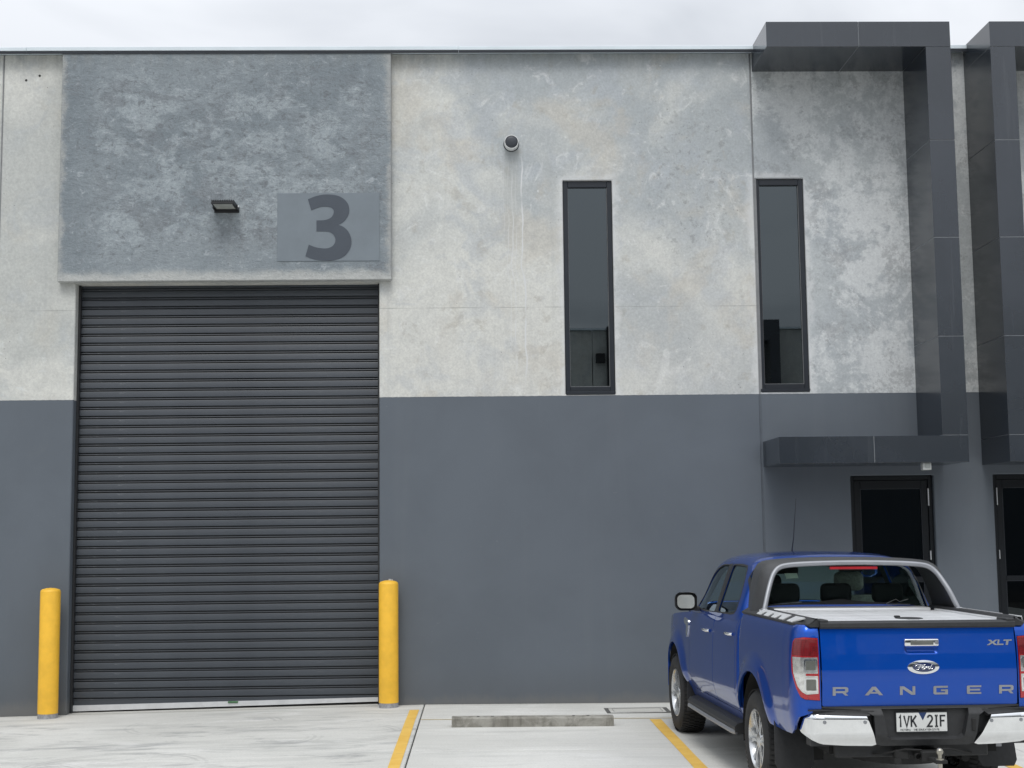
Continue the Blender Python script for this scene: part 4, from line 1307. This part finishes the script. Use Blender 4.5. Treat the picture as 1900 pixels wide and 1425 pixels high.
# raised model letters
def glyph(c):
    t = .22; u = .27   # stroke thickness: horizontal bars, vertical bars (unit cell 1 x 1)
    if c == 'R': return [(0,0),(.19,0),(.19,.30),(.62,.30),(.80,0),(1.0,0),(.82,.32),(.93,.36),(1,.48),(1,.84),(.94,.96),(.82,1),(0,1)], [[(.19,.52),(.19,.78),(.76,.78),(.80,.74),(.80,.56),(.76,.52)]]
    if c == 'A': return [(0,0),(.20,0),(.30,.20),(.70,.20),(.80,0),(1,0),(.60,1),(.40,1)], [[(.38,.38),(.50,.68),(.62,.38)]]
    if c == 'N': return [(0,0),(.18,0),(.18,.70),(.74,0),(1,0),(1,1),(.82,1),(.82,.32),(.27,1),(0,1)], []
    if c == 'G': return [(.10,0),(1,0),(1,.58),(.52,.58),(.52,.38),(.81,.38),(.81,.22),(.20,.22),(.20,.78),(1,.78),(1,1),(.10,1),(0,.90),(0,.10)], []
    if c == 'E': return [(.08,0),(1,0),(1,.20),(.20,.20),(.20,.40),(.92,.40),(.92,.60),(.20,.60),(.20,.80),(1,.80),(1,1),(.08,1),(0,.92),(0,.08)], []
    if c == 'X': return [(0,0),(.26,0),(.50,.36),(.74,0),(1,0),(.64,.52),(.96,1),(.70,1),(.50,.68),(.30,1),(.04,1),(.36,.52)], []
    if c == 'L': return [(0,0),(1,0),(1,.24),(.28,.24),(.28,1),(0,1)], []
    if c == 'T': return [(.34,0),(.62,0),(.62,.76),(1,.76),(1,1),(0,1),(0,.76),(.34,.76)], []
def letter(name, c, x, z, w, h, d, mat, parent, slant=0.0):
    o, hs = glyph(c)
    mp = lambda p: (x+p[0]*w+p[1]*h*slant, z+p[1]*h)
    panel(name, lambda a, b: (a, tg_y(a, b)-d, b), [mp(p) for p in o], [[mp(p) for p in q] for q in hs], .03, d+.001, mat, parent, (0, -1, 0))
for c, x, w in (('R', -.640, .112), ('A', -.408, .132), ('N', -.153, .112), ('G', .092, .106), ('E', .338, .106), ('R', .577, .108)):
    letter('model_letter', c, x, .852, w, .060, .004, M['letter'], tgo)
for c, x, w in (('X', .500, .082), ('L', .578, .048), ('T', .622, .062)):
    letter('trim_letter', c, x, 1.194, w, .038, .004, M['chrome'], tgo, .25)
MB().box(-.030, .040, .050, .066, .742, .764, .003).build('reversing_camera', M['plastic'], tgo)

# rear bumper
def bump_y(x):
    return .004+.055*(abs(x)/.88)**3
bp = MB()
# dark backing beam
for (x0, x1) in ((-.80, .80),):
    bp.box(x0, x1, .085, .20, .50, .755)
bo_ = bp.build('rear_bumper', M['plastic'], truck)
def bar_panel(name, ol, hs, mat, off, lip, parent):
    return panel(name, lambda x, z: (x, bump_y(x)+off+.050*sstep(.60, .48, z)+.03*sstep(.715, .765, z), z), ol, hs, .022, lip, mat, parent, (0, -1, 0))
# centre moulding with plate recess
bar_panel('centre_moulding', [(-.72, .764), (-.47, .757), (-.41, .742), (-.36, .712), (-.352, .515), (-.30, .500), (.335, .500), (.372, .515), (.405, .712), (.455, .742), (.52, .757), (.72, .764), (.72, .776), (-.72, .776)],
          [[(-.300, .758), (-.262, .562), (-.235, .545), (.262, .545), (.290, .562), (.335, .758)]], M['plastic'], .004, .06, bo_)
MB().add([(-.31, .064, .765), (.345, .064, .765), (.345, .058, .53), (-.31, .058, .53)], [(0, 1, 2, 3)]).build('plate_recess', M['plastic'], bo_)
for sg in (-1, 1):
    cxm = .022
    # chrome corner, wraps round to the side
    pth = [(.0, 0)]
    def corner_fn(a, z, sg=sg):
        # a: distance along the bumper from x=.36 outward and round the corner
        x = .36+a
        if x < .74: px_, py_ = x, bump_y(x)
        else:
            t = min((x-.74)/.30, 1.2)
            an = t*math.pi/2
            px_, py_ = .74+.118*math.sin(min(an, math.pi/2)), bump_y(.74)+.20*(1-math.cos(min(an, math.pi/2)))+max(0, t-1)*.3
        ins = .045*sstep(.60, .49, z)+.022*sstep(.69, .735, z)
        k = sstep(.70, 1.0, x)
        return (cxm*0+sg*(px_-ins*k), py_+ins*(1-k)-.006, z)
    a0 = .055 if sg < 0 else .135
    b0 = -.018 if sg < 0 else .012
    ol = [(a0, .712), (b0, .512), (b0+.03, .502), (.20, .505), (.36, .515), (.50, .545), (.60, .585), (.65, .62), (.67, .66), (.67, .722), (.40, .722)]
    panel('chrome_corner', corner_fn, ol, [], .022, .03, M['chrome'], bo_, lambda m_, sg=sg: Vector((sg*.2, -1, 0)))
    ol = [(a0-.02, .716), (.40, .727), (.69, .727), (.69, .752), (.40, .760), (a0-.06, .748)]
    panel('step_pad', corner_fn, ol, [], .03, .03, M['plastic'], bo_, lambda m_, sg=sg: Vector((sg*.2, -1, 0)), -.002)
    pad = MB(); x0, x1 = sorted((sg*.42, sg*.82)); pad.box(x0, x1, .04, .16, .748, .757); pad.build('step_top', M['plastic'], bo_)
    for a in (.07+(.0 if sg < 0 else .06), .355):
        p = Vector(corner_fn(a, .672))
        MB().lathe([(.013, .004), (.013, -.0035), (.008, -.005), (0, -.005)], p, 'y', 16).build('parking_sensor', M['letter'], bo_, 30)
MB().box(.345, .375, .0, .03, .600, .690, .006).build('step_socket', M['under'], bo_)

# number plate
pl = empty('number_plate', (.0, 0, 0)); pl.parent = truck
py = .052
PX, PZ = -.004, .5955
MB().box(PX-.186, PX+.186, py-.005, py, PZ, PZ+.134, .002).build('plate_sheet', M['plate'], pl)
fr = MB(); w = .005
fr.box(PX-.190, PX+.190, py-.008, py-.001, PZ+.1345, PZ+.140); fr.box(PX-.190, PX+.190, py-.008, py-.001, PZ-.006, PZ-.0005); fr.box(PX-.1915, PX-.1865, py-.008, py-.001, PZ-.0005, PZ+.1345); fr.box(PX+.1865, PX+.1915, py-.008, py-.001, PZ-.0005, PZ+.1345)
fr.build('plate_frame', M['plate_ink'], pl)
def stroke_poly(mb, pts, w, y0, y1):
    """flat-faced stroke with mitred corners, as one strip"""
    P = [Vector((p[0], p[1])) for p in pts]
    L = []; Rr = []
    for i, p in enumerate(P):
        d0 = (P[i]-P[i-1]).normalized() if i else None
        d1 = (P[i+1]-P[i]).normalized() if i < len(P)-1 else None
        if d0 is None: d0 = d1
        if d1 is None: d1 = d0
        n0 = Vector((-d0.y, d0.x)); n1 = Vector((-d1.y, d1.x))
        nn = (n0+n1)
        nn = nn.normalized() if nn.length > 1e-6 else n0
        k = w/2/max(nn.dot(n0), .45)
        L.append(p+nn*k); Rr.append(p-nn*k)
    n = len(P)
    vs = [(q.x, y0, q.y) for q in L]+[(q.x, y0, q.y) for q in Rr]+[(q.x, y1, q.y) for q in L]+[(q.x, y1, q.y) for q in Rr]
    fs = []
    for i in range(n-1):
        fs += [(i, i+1, n+i+1, n+i), (2*n+i, 3*n+i, 3*n+i+1, 2*n+i+1), (i, 2*n+i, 2*n+i+1, i+1), (n+i, n+i+1, 3*n+i+1, 3*n+i)]
    mb.add(vs, fs)
arc = lambda cx, cz, rx, rz, a0, a1, n=8: [(cx+rx*math.cos(R(a0+(a1-a0)*i/n)), cz+rz*math.sin(R(a0+(a1-a0)*i/n))) for i in range(n+1)]
CH_ = {'1': [[(.25, .80), (.55, 1.0), (.55, 0)]], 'V': [[(0, 1), (.5, .02), (1, 1)]], 'K': [[(.05, 1), (.05, 0)], [(1, 1), (.10, .42)], [(.32, .60), (1, 0)]],
       '2': [arc(.5, .72, .45, .28, 165, -20, 10)+[(.05, .03), (1, .03)]], 'I': [[(.5, 1), (.5, 0)], [(.15, .985), (.44, .985)], [(.56, .985), (.85, .985)], [(.15, .015), (.44, .015)], [(.56, .015), (.85, .015)]], 'F': [[(.05, 0), (.05, .97), (1, .97)], [(.13, .52), (.80, .52)]],
       'C': [[(1, .85), (.75, 1), (.25, 1), (0, .75), (0, .25), (.25, 0), (.75, 0), (1, .15)]], 'T': [[(0, .95), (1, .95)], [(.5, .86), (.5, 0)]], 'O': [[(.25, 1), (.75, 1), (1, .75), (1, .25), (.75, 0), (.25, 0), (0, .25), (0, .75), (.25, 1)]],
       'R': [[(0, 0), (0, .97), (.8, .97), (.95, .75), (.8, .5), (.1, .5)], [(.5, .45), (1, 0)]], 'A': [[(0, 0), (.5, .97), (1, 0)], [(.25, .3), (.75, .3)]], 'H': [[(0, 0), (0, 1)], [(1, 0), (1, 1)], [(.08, .5), (.92, .5)]],
       'E': [[(1, .97), (0, .97), (0, .03), (1, .03)], [(.1, .5), (.85, .5)]], 'D': [[(0, .03), (0, .97), (.7, .97), (1, .7), (1, .3), (.7, .03), (0, .03)]], 'U': [[(0, 1), (0, .2), (.25, 0), (.75, 0), (1, .2), (1, 1)]], 'N': [[(0, 0), (0, .98), (1, .02), (1, 1)]], 'S': [[(1, .85), (.75, 1), (.2, 1), (0, .8), (.2, .55), (.8, .45), (1, .2), (.8, 0), (.2, 0), (0, .15)]], '-': [[(0, .5), (.6, .5)]], ' ': []}
def put_text(txt, x, z, w, h, gap, sw, name, mat, parent, widths={}):
    for ch in txt:
        ww = w*widths.get(ch, 1.0)
        if CH_[ch]:
            mb = MB()
            for st in CH_[ch]: stroke_poly(mb, [(x+p[0]*ww, z+p[1]*h) for p in st], sw, py-.0066, py-.0052)
            mb.build(name, mat, parent)
        x += ww+gap
put_text('1VK', PX-.170, PZ+.034, .038, .078, .013, .0120, 'plate_character', M['plate_ink'], pl, {'1': .72})
put_text('2IF', PX+.040, PZ+.034, .038, .078, .013, .0120, 'plate_character', M['plate_ink'], pl, {'I': .8})
mb = MB()
x = PX-.158; txt = 'VICTORIA - THE EDUCATION STATE'
for ch in txt:
    ww = .0075*(.35 if ch in 'I ' else .6 if ch == '-' else 1)
    for st in CH_[ch if ch != 'I' else '1']:
        if ch == 'I': st = [(.5, 0), (.5, 1)]
        stroke_poly(mb, [(x+p[0]*ww, PZ+.008+p[1]*.012) for p in st], .0022, py-.0064, py-.0052)
    x += ww+.0033
mb.build('plate_slogan', M['plate_ink'], pl)
MB().prism([(PX-.022, PZ+.1335), (PX+.036, PZ+.1335), (PX+.007, PZ+.078)], py-.0062, py-.0052).build('plate_triangle', M['plate_blue'], pl)

# tow bar
tb = MB(); tb.box(-.60, .52, .16, .22, .405, .495, .008); to = tb.build('tow_bar', M['plastic'], truck)
MB().box(-.035, .13, -.02, .16, .395, .465, .006).build('tow_tongue', M['under'], to)
MB().box(.005, .09, -.17, .06, .405, .43, .004).build('tow_plate', M['under'], to)
mb = MB(); mb.lathe([(0, .105), (.012, .103), (.022, .094), (.0255, .080), (.022, .066), (.013, .056), (.013, .035), (.028, .032), (.028, .02), (.016, .018), (.016, -.03), (0, -.03)], (.045, -.14, .405), 'z', 20)
mb.build('tow_ball', simple('worn_steel', (.40, .38, .33), .35, .9), to, 45)
mb = MB(); mb.lathe([(.020, 0), (.020, .03), (0, .03)], (-.055, -.005, .43), 'y', 12); mb.box(-.20, -.10, .06, .12, .40, .47, .008); mb.box(-.21, -.16, .05, .1, .37, .41, .005)
mb.build('trailer_socket', M['under'], to)
for sg in (-1, 1):
    mb = MB(); mb.tube([(.03+sg*.05, .03, .47), (.03+sg*.16, .05, .475), (.03+sg*.30, .10, .44), (.03+sg*.36, .15, .43)], .007, 6); mb.build('safety_chain_loop', M['under'], to)

# underbody: chassis, axle, spare
MB().box(-.62, .62, .25, 5.0, .42, .55).build('chassis', M['under'], truck)
MB().box(-.70, .70, .12, 1.76, .56, .76).build('tray_floor', M['under'], truck)
m = MB(); m.tube([(-.72, AXR, AXZ-.02), (.72, AXR, AXZ-.02)], .05, 10); m.build('rear_axle', M['under'], truck)
m = MB(); m.lathe([(.18, -.09), (.34, -.09), (.36, 0), (.34, .09), (.18, .09)], (0, .62, .42), 'z', 28); m.build('spare_wheel', M['rubber'], truck, 40)
m = MB(); m.tube([(.42, .95, .36), (.45, .6, .36), (.46, .42, .35)], .032, 10); m.build('exhaust', M['under'], truck)

# wheels
def wheel_parts():
    tw = .132
    prof = [(.232, -tw+.02), (.25, -tw+.006), (.30, -tw-.004), (.35, -tw+.008), (.372, -tw+.030), (.384, -tw+.055), (.388, -.05), (.3885, 0), (.388, .05), (.384, tw-.055), (.372, tw-.030), (.35, tw-.008), (.30, tw+.004), (.25, tw-.006), (.232, tw-.02)]
    ty = MB(); ty.lathe(prof, (0, 0, 0), 'x', 60)
    tyre = ty.mesh('tyre', M['rubber'], 40)
    tr = MB()
    for i in range(60):
        a = 2*math.pi*i/60
        for h0, h1, ph in ((-.118, -.055, 0), (-.048, -.004, .5), (.004, .048, 0), (.055, .118, .5)):
            aa = a+2*math.pi/60*ph
            da = .032
            vs = []
            for (aq, hq) in ((aa-da, h0), (aa+da, h0), (aa+da+.012, h1), (aa-da+.012, h1)):
                rr = .3895 if abs(hq) < .1 else .378
                vs += [(hq, rr*math.cos(aq), rr*math.sin(aq)), (hq, (rr+.006)*math.cos(aq), (rr+.006)*math.sin(aq))]
            tr.add(vs, [(1, 3, 5, 7), (0, 1, 7, 6), (2, 3, 1, 0), (4, 5, 3, 2), (6, 7, 5, 4)])
    tread = tr.mesh('tread', M['rubber'])
    rm = MB()
    rm.lathe([(.234, -.115), (.236, -.121), (.228, -.123), (.222, -.112), (.205, -.06), (.20, .08), (.22, .11)], (0, 0, 0), 'x', 48)
    rim = rm.mesh('rim', M['alloy'], 30)
    sp = MB()
    for k in range(6):
        a = 2*math.pi*k/6
        for half in (-1, 1):
            pts = [(.045, .030*half*.3), (.045, .030*half), (.12, .028*half), (.222, .062*half), (.222, .026*half), (.13, .006*half)]
            vs = []
            for (r, w) in pts:
                hx = -.098-.010*sstep(.05, .2, r)
                ca, sa = math.cos(a), math.sin(a)
                for d in (0, .03): vs.append((hx+d, r*ca-w*sa, r*sa+w*ca))
            n = len(pts)
            fs = [tuple(2*i for i in range(n)), tuple(2*i+1 for i in reversed(range(n)))]+[(2*i, 2*i+1, 2*((i+1) % n)+1, 2*((i+1) % n)) for i in range(n)]
            sp.add(vs, fs)
        vs = []
        for (r, w) in [(.04, -.03), (.12, -.029), (.215, -.05), (.215, .05), (.12, .029), (.04, .03)]:
            for d in (.012, .035): vs.append((-.10+d, r*math.cos(a)-w*math.sin(a), r*math.sin(a)+w*math.cos(a)))
        sp.add(vs, [tuple(2*i for i in range(6)), tuple(2*i+1 for i in reversed(range(6)))]+[(2*i, 2*i+1, 2*((i+1) % 6)+1, 2*((i+1) % 6)) for i in range(6)])
    sp.lathe([(.0, -.112), (.035, -.110), (.06, -.102), (.072, -.085), (.072, -.05)], (0, 0, 0), 'x', 24)
    spoke = sp.mesh('spokes', M['alloy'], 30)
    dk = MB(); dk.lathe([(0, -.03), (.205, -.03), (.205, .02)], (0, 0, 0), 'x', 32)
    disc = dk.mesh('brake_disc', M['under'])
    return tyre, tread, rim, spoke, disc
WP = wheel_parts()
for sg in (-1, 1):
    for c in (AXR, AXF):
        w = empty('wheel', (sg*.785, c, AXZ+(-.003))); w.parent = truck
        if sg > 0: w.rotation_euler = (0, 0, math.pi)
        for nm, me in zip(('tyre', 'tread', 'rim', 'spokes', 'brake_disc'), WP):
            link(nm, me, w)

# tray rail caps with silver inserts, roller cover
TZ = 1.362
for sg in (-1, 1):
    m = MB()
    vs = []; fs = []
    n = 24
    pr = [(.858, 1.330), (.872, 1.343), (.870, 1.352), (.800, 1.392), (.735, 1.392), (.712, 1.370), (.712, 1.33)]
    k = len(pr)
    for i in range(n+1):
        s = .095+(1.745-.095)*i/n
        cut = .085*(1-sstep(.06, .26, s))
        for q, (x, z) in enumerate(pr): vs.append((sg*(x-(cut if q < 4 else 0)), s, z))
    for i in range(n):
        for q in range(k-1): fs.append((i*k+q, (i+1)*k+q, (i+1)*k+q+1, i*k+q+1))
    fs += [tuple(range(k)), tuple(range(n*k, n*k+k))]
    m.add(vs, fs); rc = m.build('rail_cap', M['plastic'], truck, 40)
    def chamfer(poly, nm='cap_insert'):
        panel(nm, lambda w_, s_: (sg*(.870-.070*w_-.06*(1-sstep(.09, .24, s_))*0), s_, 1.352+.040*w_), poly, [], None, .010, M['cover'], rc, (sg, 0, 1), .006)
    chamfer([(.08, .27), (.97, .14), (.97, .36), (.08, .40)])
    for j in range(4):
        s0 = .50+.215*j
        chamfer([(.10, s0+.01), (.96, s0-.02), (.96, s0+.212), (.66, s0+.208), (.58, s0+.15), (.10, s0+.13)])
    # corner of the cover rail at the tailgate
    MB().box(min(sg*.655, sg*.715), max(sg*.655, sg*.715), .070, .24, 1.352, 1.382, .004).build('rail_end', M['plastic'], rc)
co = empty('tray_cover'); co.parent = truck
sl = MB().box(-.678, .678, .0015, .0525, 1.338, TZ, .0025).mesh('cover_slat', M['cover'])
for i in range(26): link('cover_slat', sl, co, (0, .108+i*.054, random.uniform(-.0004, .0004)))
MB().box(-.66, .66, 1.515, 1.765, 1.335, 1.385, .012, 2).build('cover_canister', M['cover'], co, 40)
for sg in (-1, 1): MB().box(min(sg*.681, sg*.706), max(sg*.681, sg*.706), .24, 1.51, 1.34, 1.376, .004).build('guide_rail', M['cover'], co)
MB().lathe([(.100, TZ-.002), (.100, TZ+.004), (.085, TZ+.007), (0, TZ+.008)], (.085, .47, 0), 'z', 30).build('lock_dish', M['plastic'], co, 30)
MB().box(-.012, .03, .50, .53, TZ+.004, TZ+.020, .004).build('lock_knob', M['plastic'], co)

# sports bar
tube_pts = [(-.800, 1.290, 1.375), (-.790, 1.300, 1.41), (-.750, 1.345, 1.525), (-.708, 1.395, 1.62), (-.675, 1.425, 1.675), (-.628, 1.445, 1.716), (-.55, 1.455, 1.736), (-.35, 1.46, 1.748), (0, 1.462, 1.754)]
ridge_pts = [(-.848, 1.56, 1.355), (-.840, 1.56, 1.39), (-.802, 1.55, 1.54), (-.768, 1.54, 1.645), (-.738, 1.535, 1.705), (-.680, 1.55, 1.752), (-.585, 1.58, 1.776), (-.35, 1.64, 1.792), (0, 1.66, 1.798)]
touch_pts = [(-.805, 1.775, 1.345), (-.800, 1.80, 1.39), (-.770, 1.85, 1.54), (-.735, 1.89, 1.645), (-.70, 1.93, 1.71), (-.65, 1.965, 1.752), (-.56, 1.985, 1.772), (-.35, 2.0, 1.786), (0, 2.01, 1.792)]
mir = lambda P: smooth_poly(P+[(-x, y, z) for x, y, z in reversed(P[:-1])], 4, False)
full, rdg, tch = mir(tube_pts), mir(ridge_pts), mir(touch_pts)
sb = MB(); sb.tube(full, .0175, 10, flat=1.2)
sbo = sb.build('sports_bar', M['silver'], truck, 50)
m = MB(); vs = []; fs = []
for (a, b, c) in zip(full, rdg, tch):
    A, B, C = Vector(a), Vector(b), Vector(c)
    n_in = Vector((-b[0], 0, (1.25-b[2])*1.2)).normalized()
    vs += [A-n_in*.010, A*.6+B*.4-n_in*.014, A*.15+B*.85-n_in*.006, B, B*.8+C*.2, C, C+n_in*.014, B+n_in*.022, A+n_in*.014]
k = 9
for i in range(len(full)-1):
    for q in range(k): fs.append((i*k+q, (i+1)*k+q, (i+1)*k+(q+1) % k, i*k+(q+1) % k))
fs += [tuple(range(k)), tuple(range((len(full)-1)*k, len(full)*k))]
m.add(vs, fs); m.build('fairing', M['fairing'], sbo, 40)
for sg in (-1, 1):
    MB().box(min(sg*.775, sg*.825), max(sg*.775, sg*.825), 1.265, 1.32, 1.366, 1.398, .006).build('bar_foot', M['silver'], sbo)
m = MB(); m.box(-.20, .20, 1.458, 1.480, 1.700, 1.722, .004); m.build('brake_light', M['lens_bright'], sbo)

# mirrors
for sg in (-1, 1):
    mo = MB()
    hous = rrect(.882, 1.090, 1.262, 1.432, .055, 6)
    vs = []; rings = [(.0, 3.455, 1.0), (0, 3.47, 1.0), (0, 3.52, .97), (0, 3.57, .82), (0, 3.60, .5)]
    cxm, czm = .986, 1.347
    k = len(hous)
    for _, s, sc in rings: vs += [(sg*(cxm+(x-cxm)*sc), s, czm+(z-czm)*sc) for x, z in hous]
    fs = [(i*k+j, i*k+(j+1) % k, (i+1)*k+(j+1) % k, (i+1)*k+j) for i in range(4) for j in range(k)]
    fs.append(tuple(range(4*k, 5*k)))
    # recessed face
    ins = [(sg*(cxm+(x-cxm)*.90), 3.488, czm+(z-czm)*.88) for x, z in hous]
    vs += ins; n0 = 5*k
    fs += [(j, (j+1) % k, n0+(j+1) % k, n0+j) for j in range(k)]
    fs.append(tuple(range(n0, n0+k)))
    mo.add(vs, fs)
    mob = mo.build('door_mirror', M['plastic'], truck, 40)
    gm = MB(); gp = [(cxm+.004+(x-cxm)*.76, czm+(z-czm)*.74) for x, z in hous]
    gm.add([(sg*x, 3.452+.21*(x-cxm)+.125*(z-czm), z) for x, z in gp]+[(sg*x, 3.456+.21*(x-cxm)+.125*(z-czm), z) for x, z in gp],
           [tuple(range(k)), tuple(range(2*k-1, k-1, -1))]+[(j, (j+1) % k, k+(j+1) % k, k+j) for j in range(k)])
    gm.build('mirror_glass', M['mirror'], mob)
    cp = MB(); vs = []; sel = [j for j in range(k) if hous[j][1] > 1.35]
    for s, sc in ((3.466, 1.035), (3.52, 1.02), (3.575, .86), (3.605, .5)): vs += [(sg*(cxm+(hous[j][0]-cxm)*sc), s, czm+(hous[j][1]-czm)*sc) for j in sel]
    q = len(sel)
    cp.add(vs, [(i*q+j, i*q+j+1, (i+1)*q+j+1, (i+1)*q+j) for i in range(3) for j in range(q-1)]); cp.build('mirror_cap', M['chrome'], mob, 50)
    MB().box(min(sg*.84, sg*.90), max(sg*.84, sg*.90), 3.49, 3.56, 1.255, 1.30, .012, 2).build('mirror_arm', M['plastic'], mob, 40)

# stickers on the rear glass
rgv = lambda x, z: vux(abs(x), z, True, x > 0)
q = [(-.455, 1.655), (-.345, 1.655), (-.340, 1.615), (-.445, 1.610)]
panel('permit_sticker', cab, [rgv(x, z) for x, z in q], [], .03, .0, simple('permit_green', (.42, .62, .50), .5), truck, (0, -1, 0), .003)
mb = MB()
def on_glass(x, z):
    v, u = rgv(x, z); p = Vector(cab(v, u)); return p+Vector((0, -.004, .001))
for st in ([(.40, 1.40), (.46, 1.425), (.49, 1.435), (.52, 1.415), (.60, 1.435)], [(.40, 1.39), (.50, 1.393), (.61, 1.391)]):
    mb.tube([on_glass(x, z) for x, z in st], .0018, 4)
mb.build('window_sticker', M['plate'], truck)
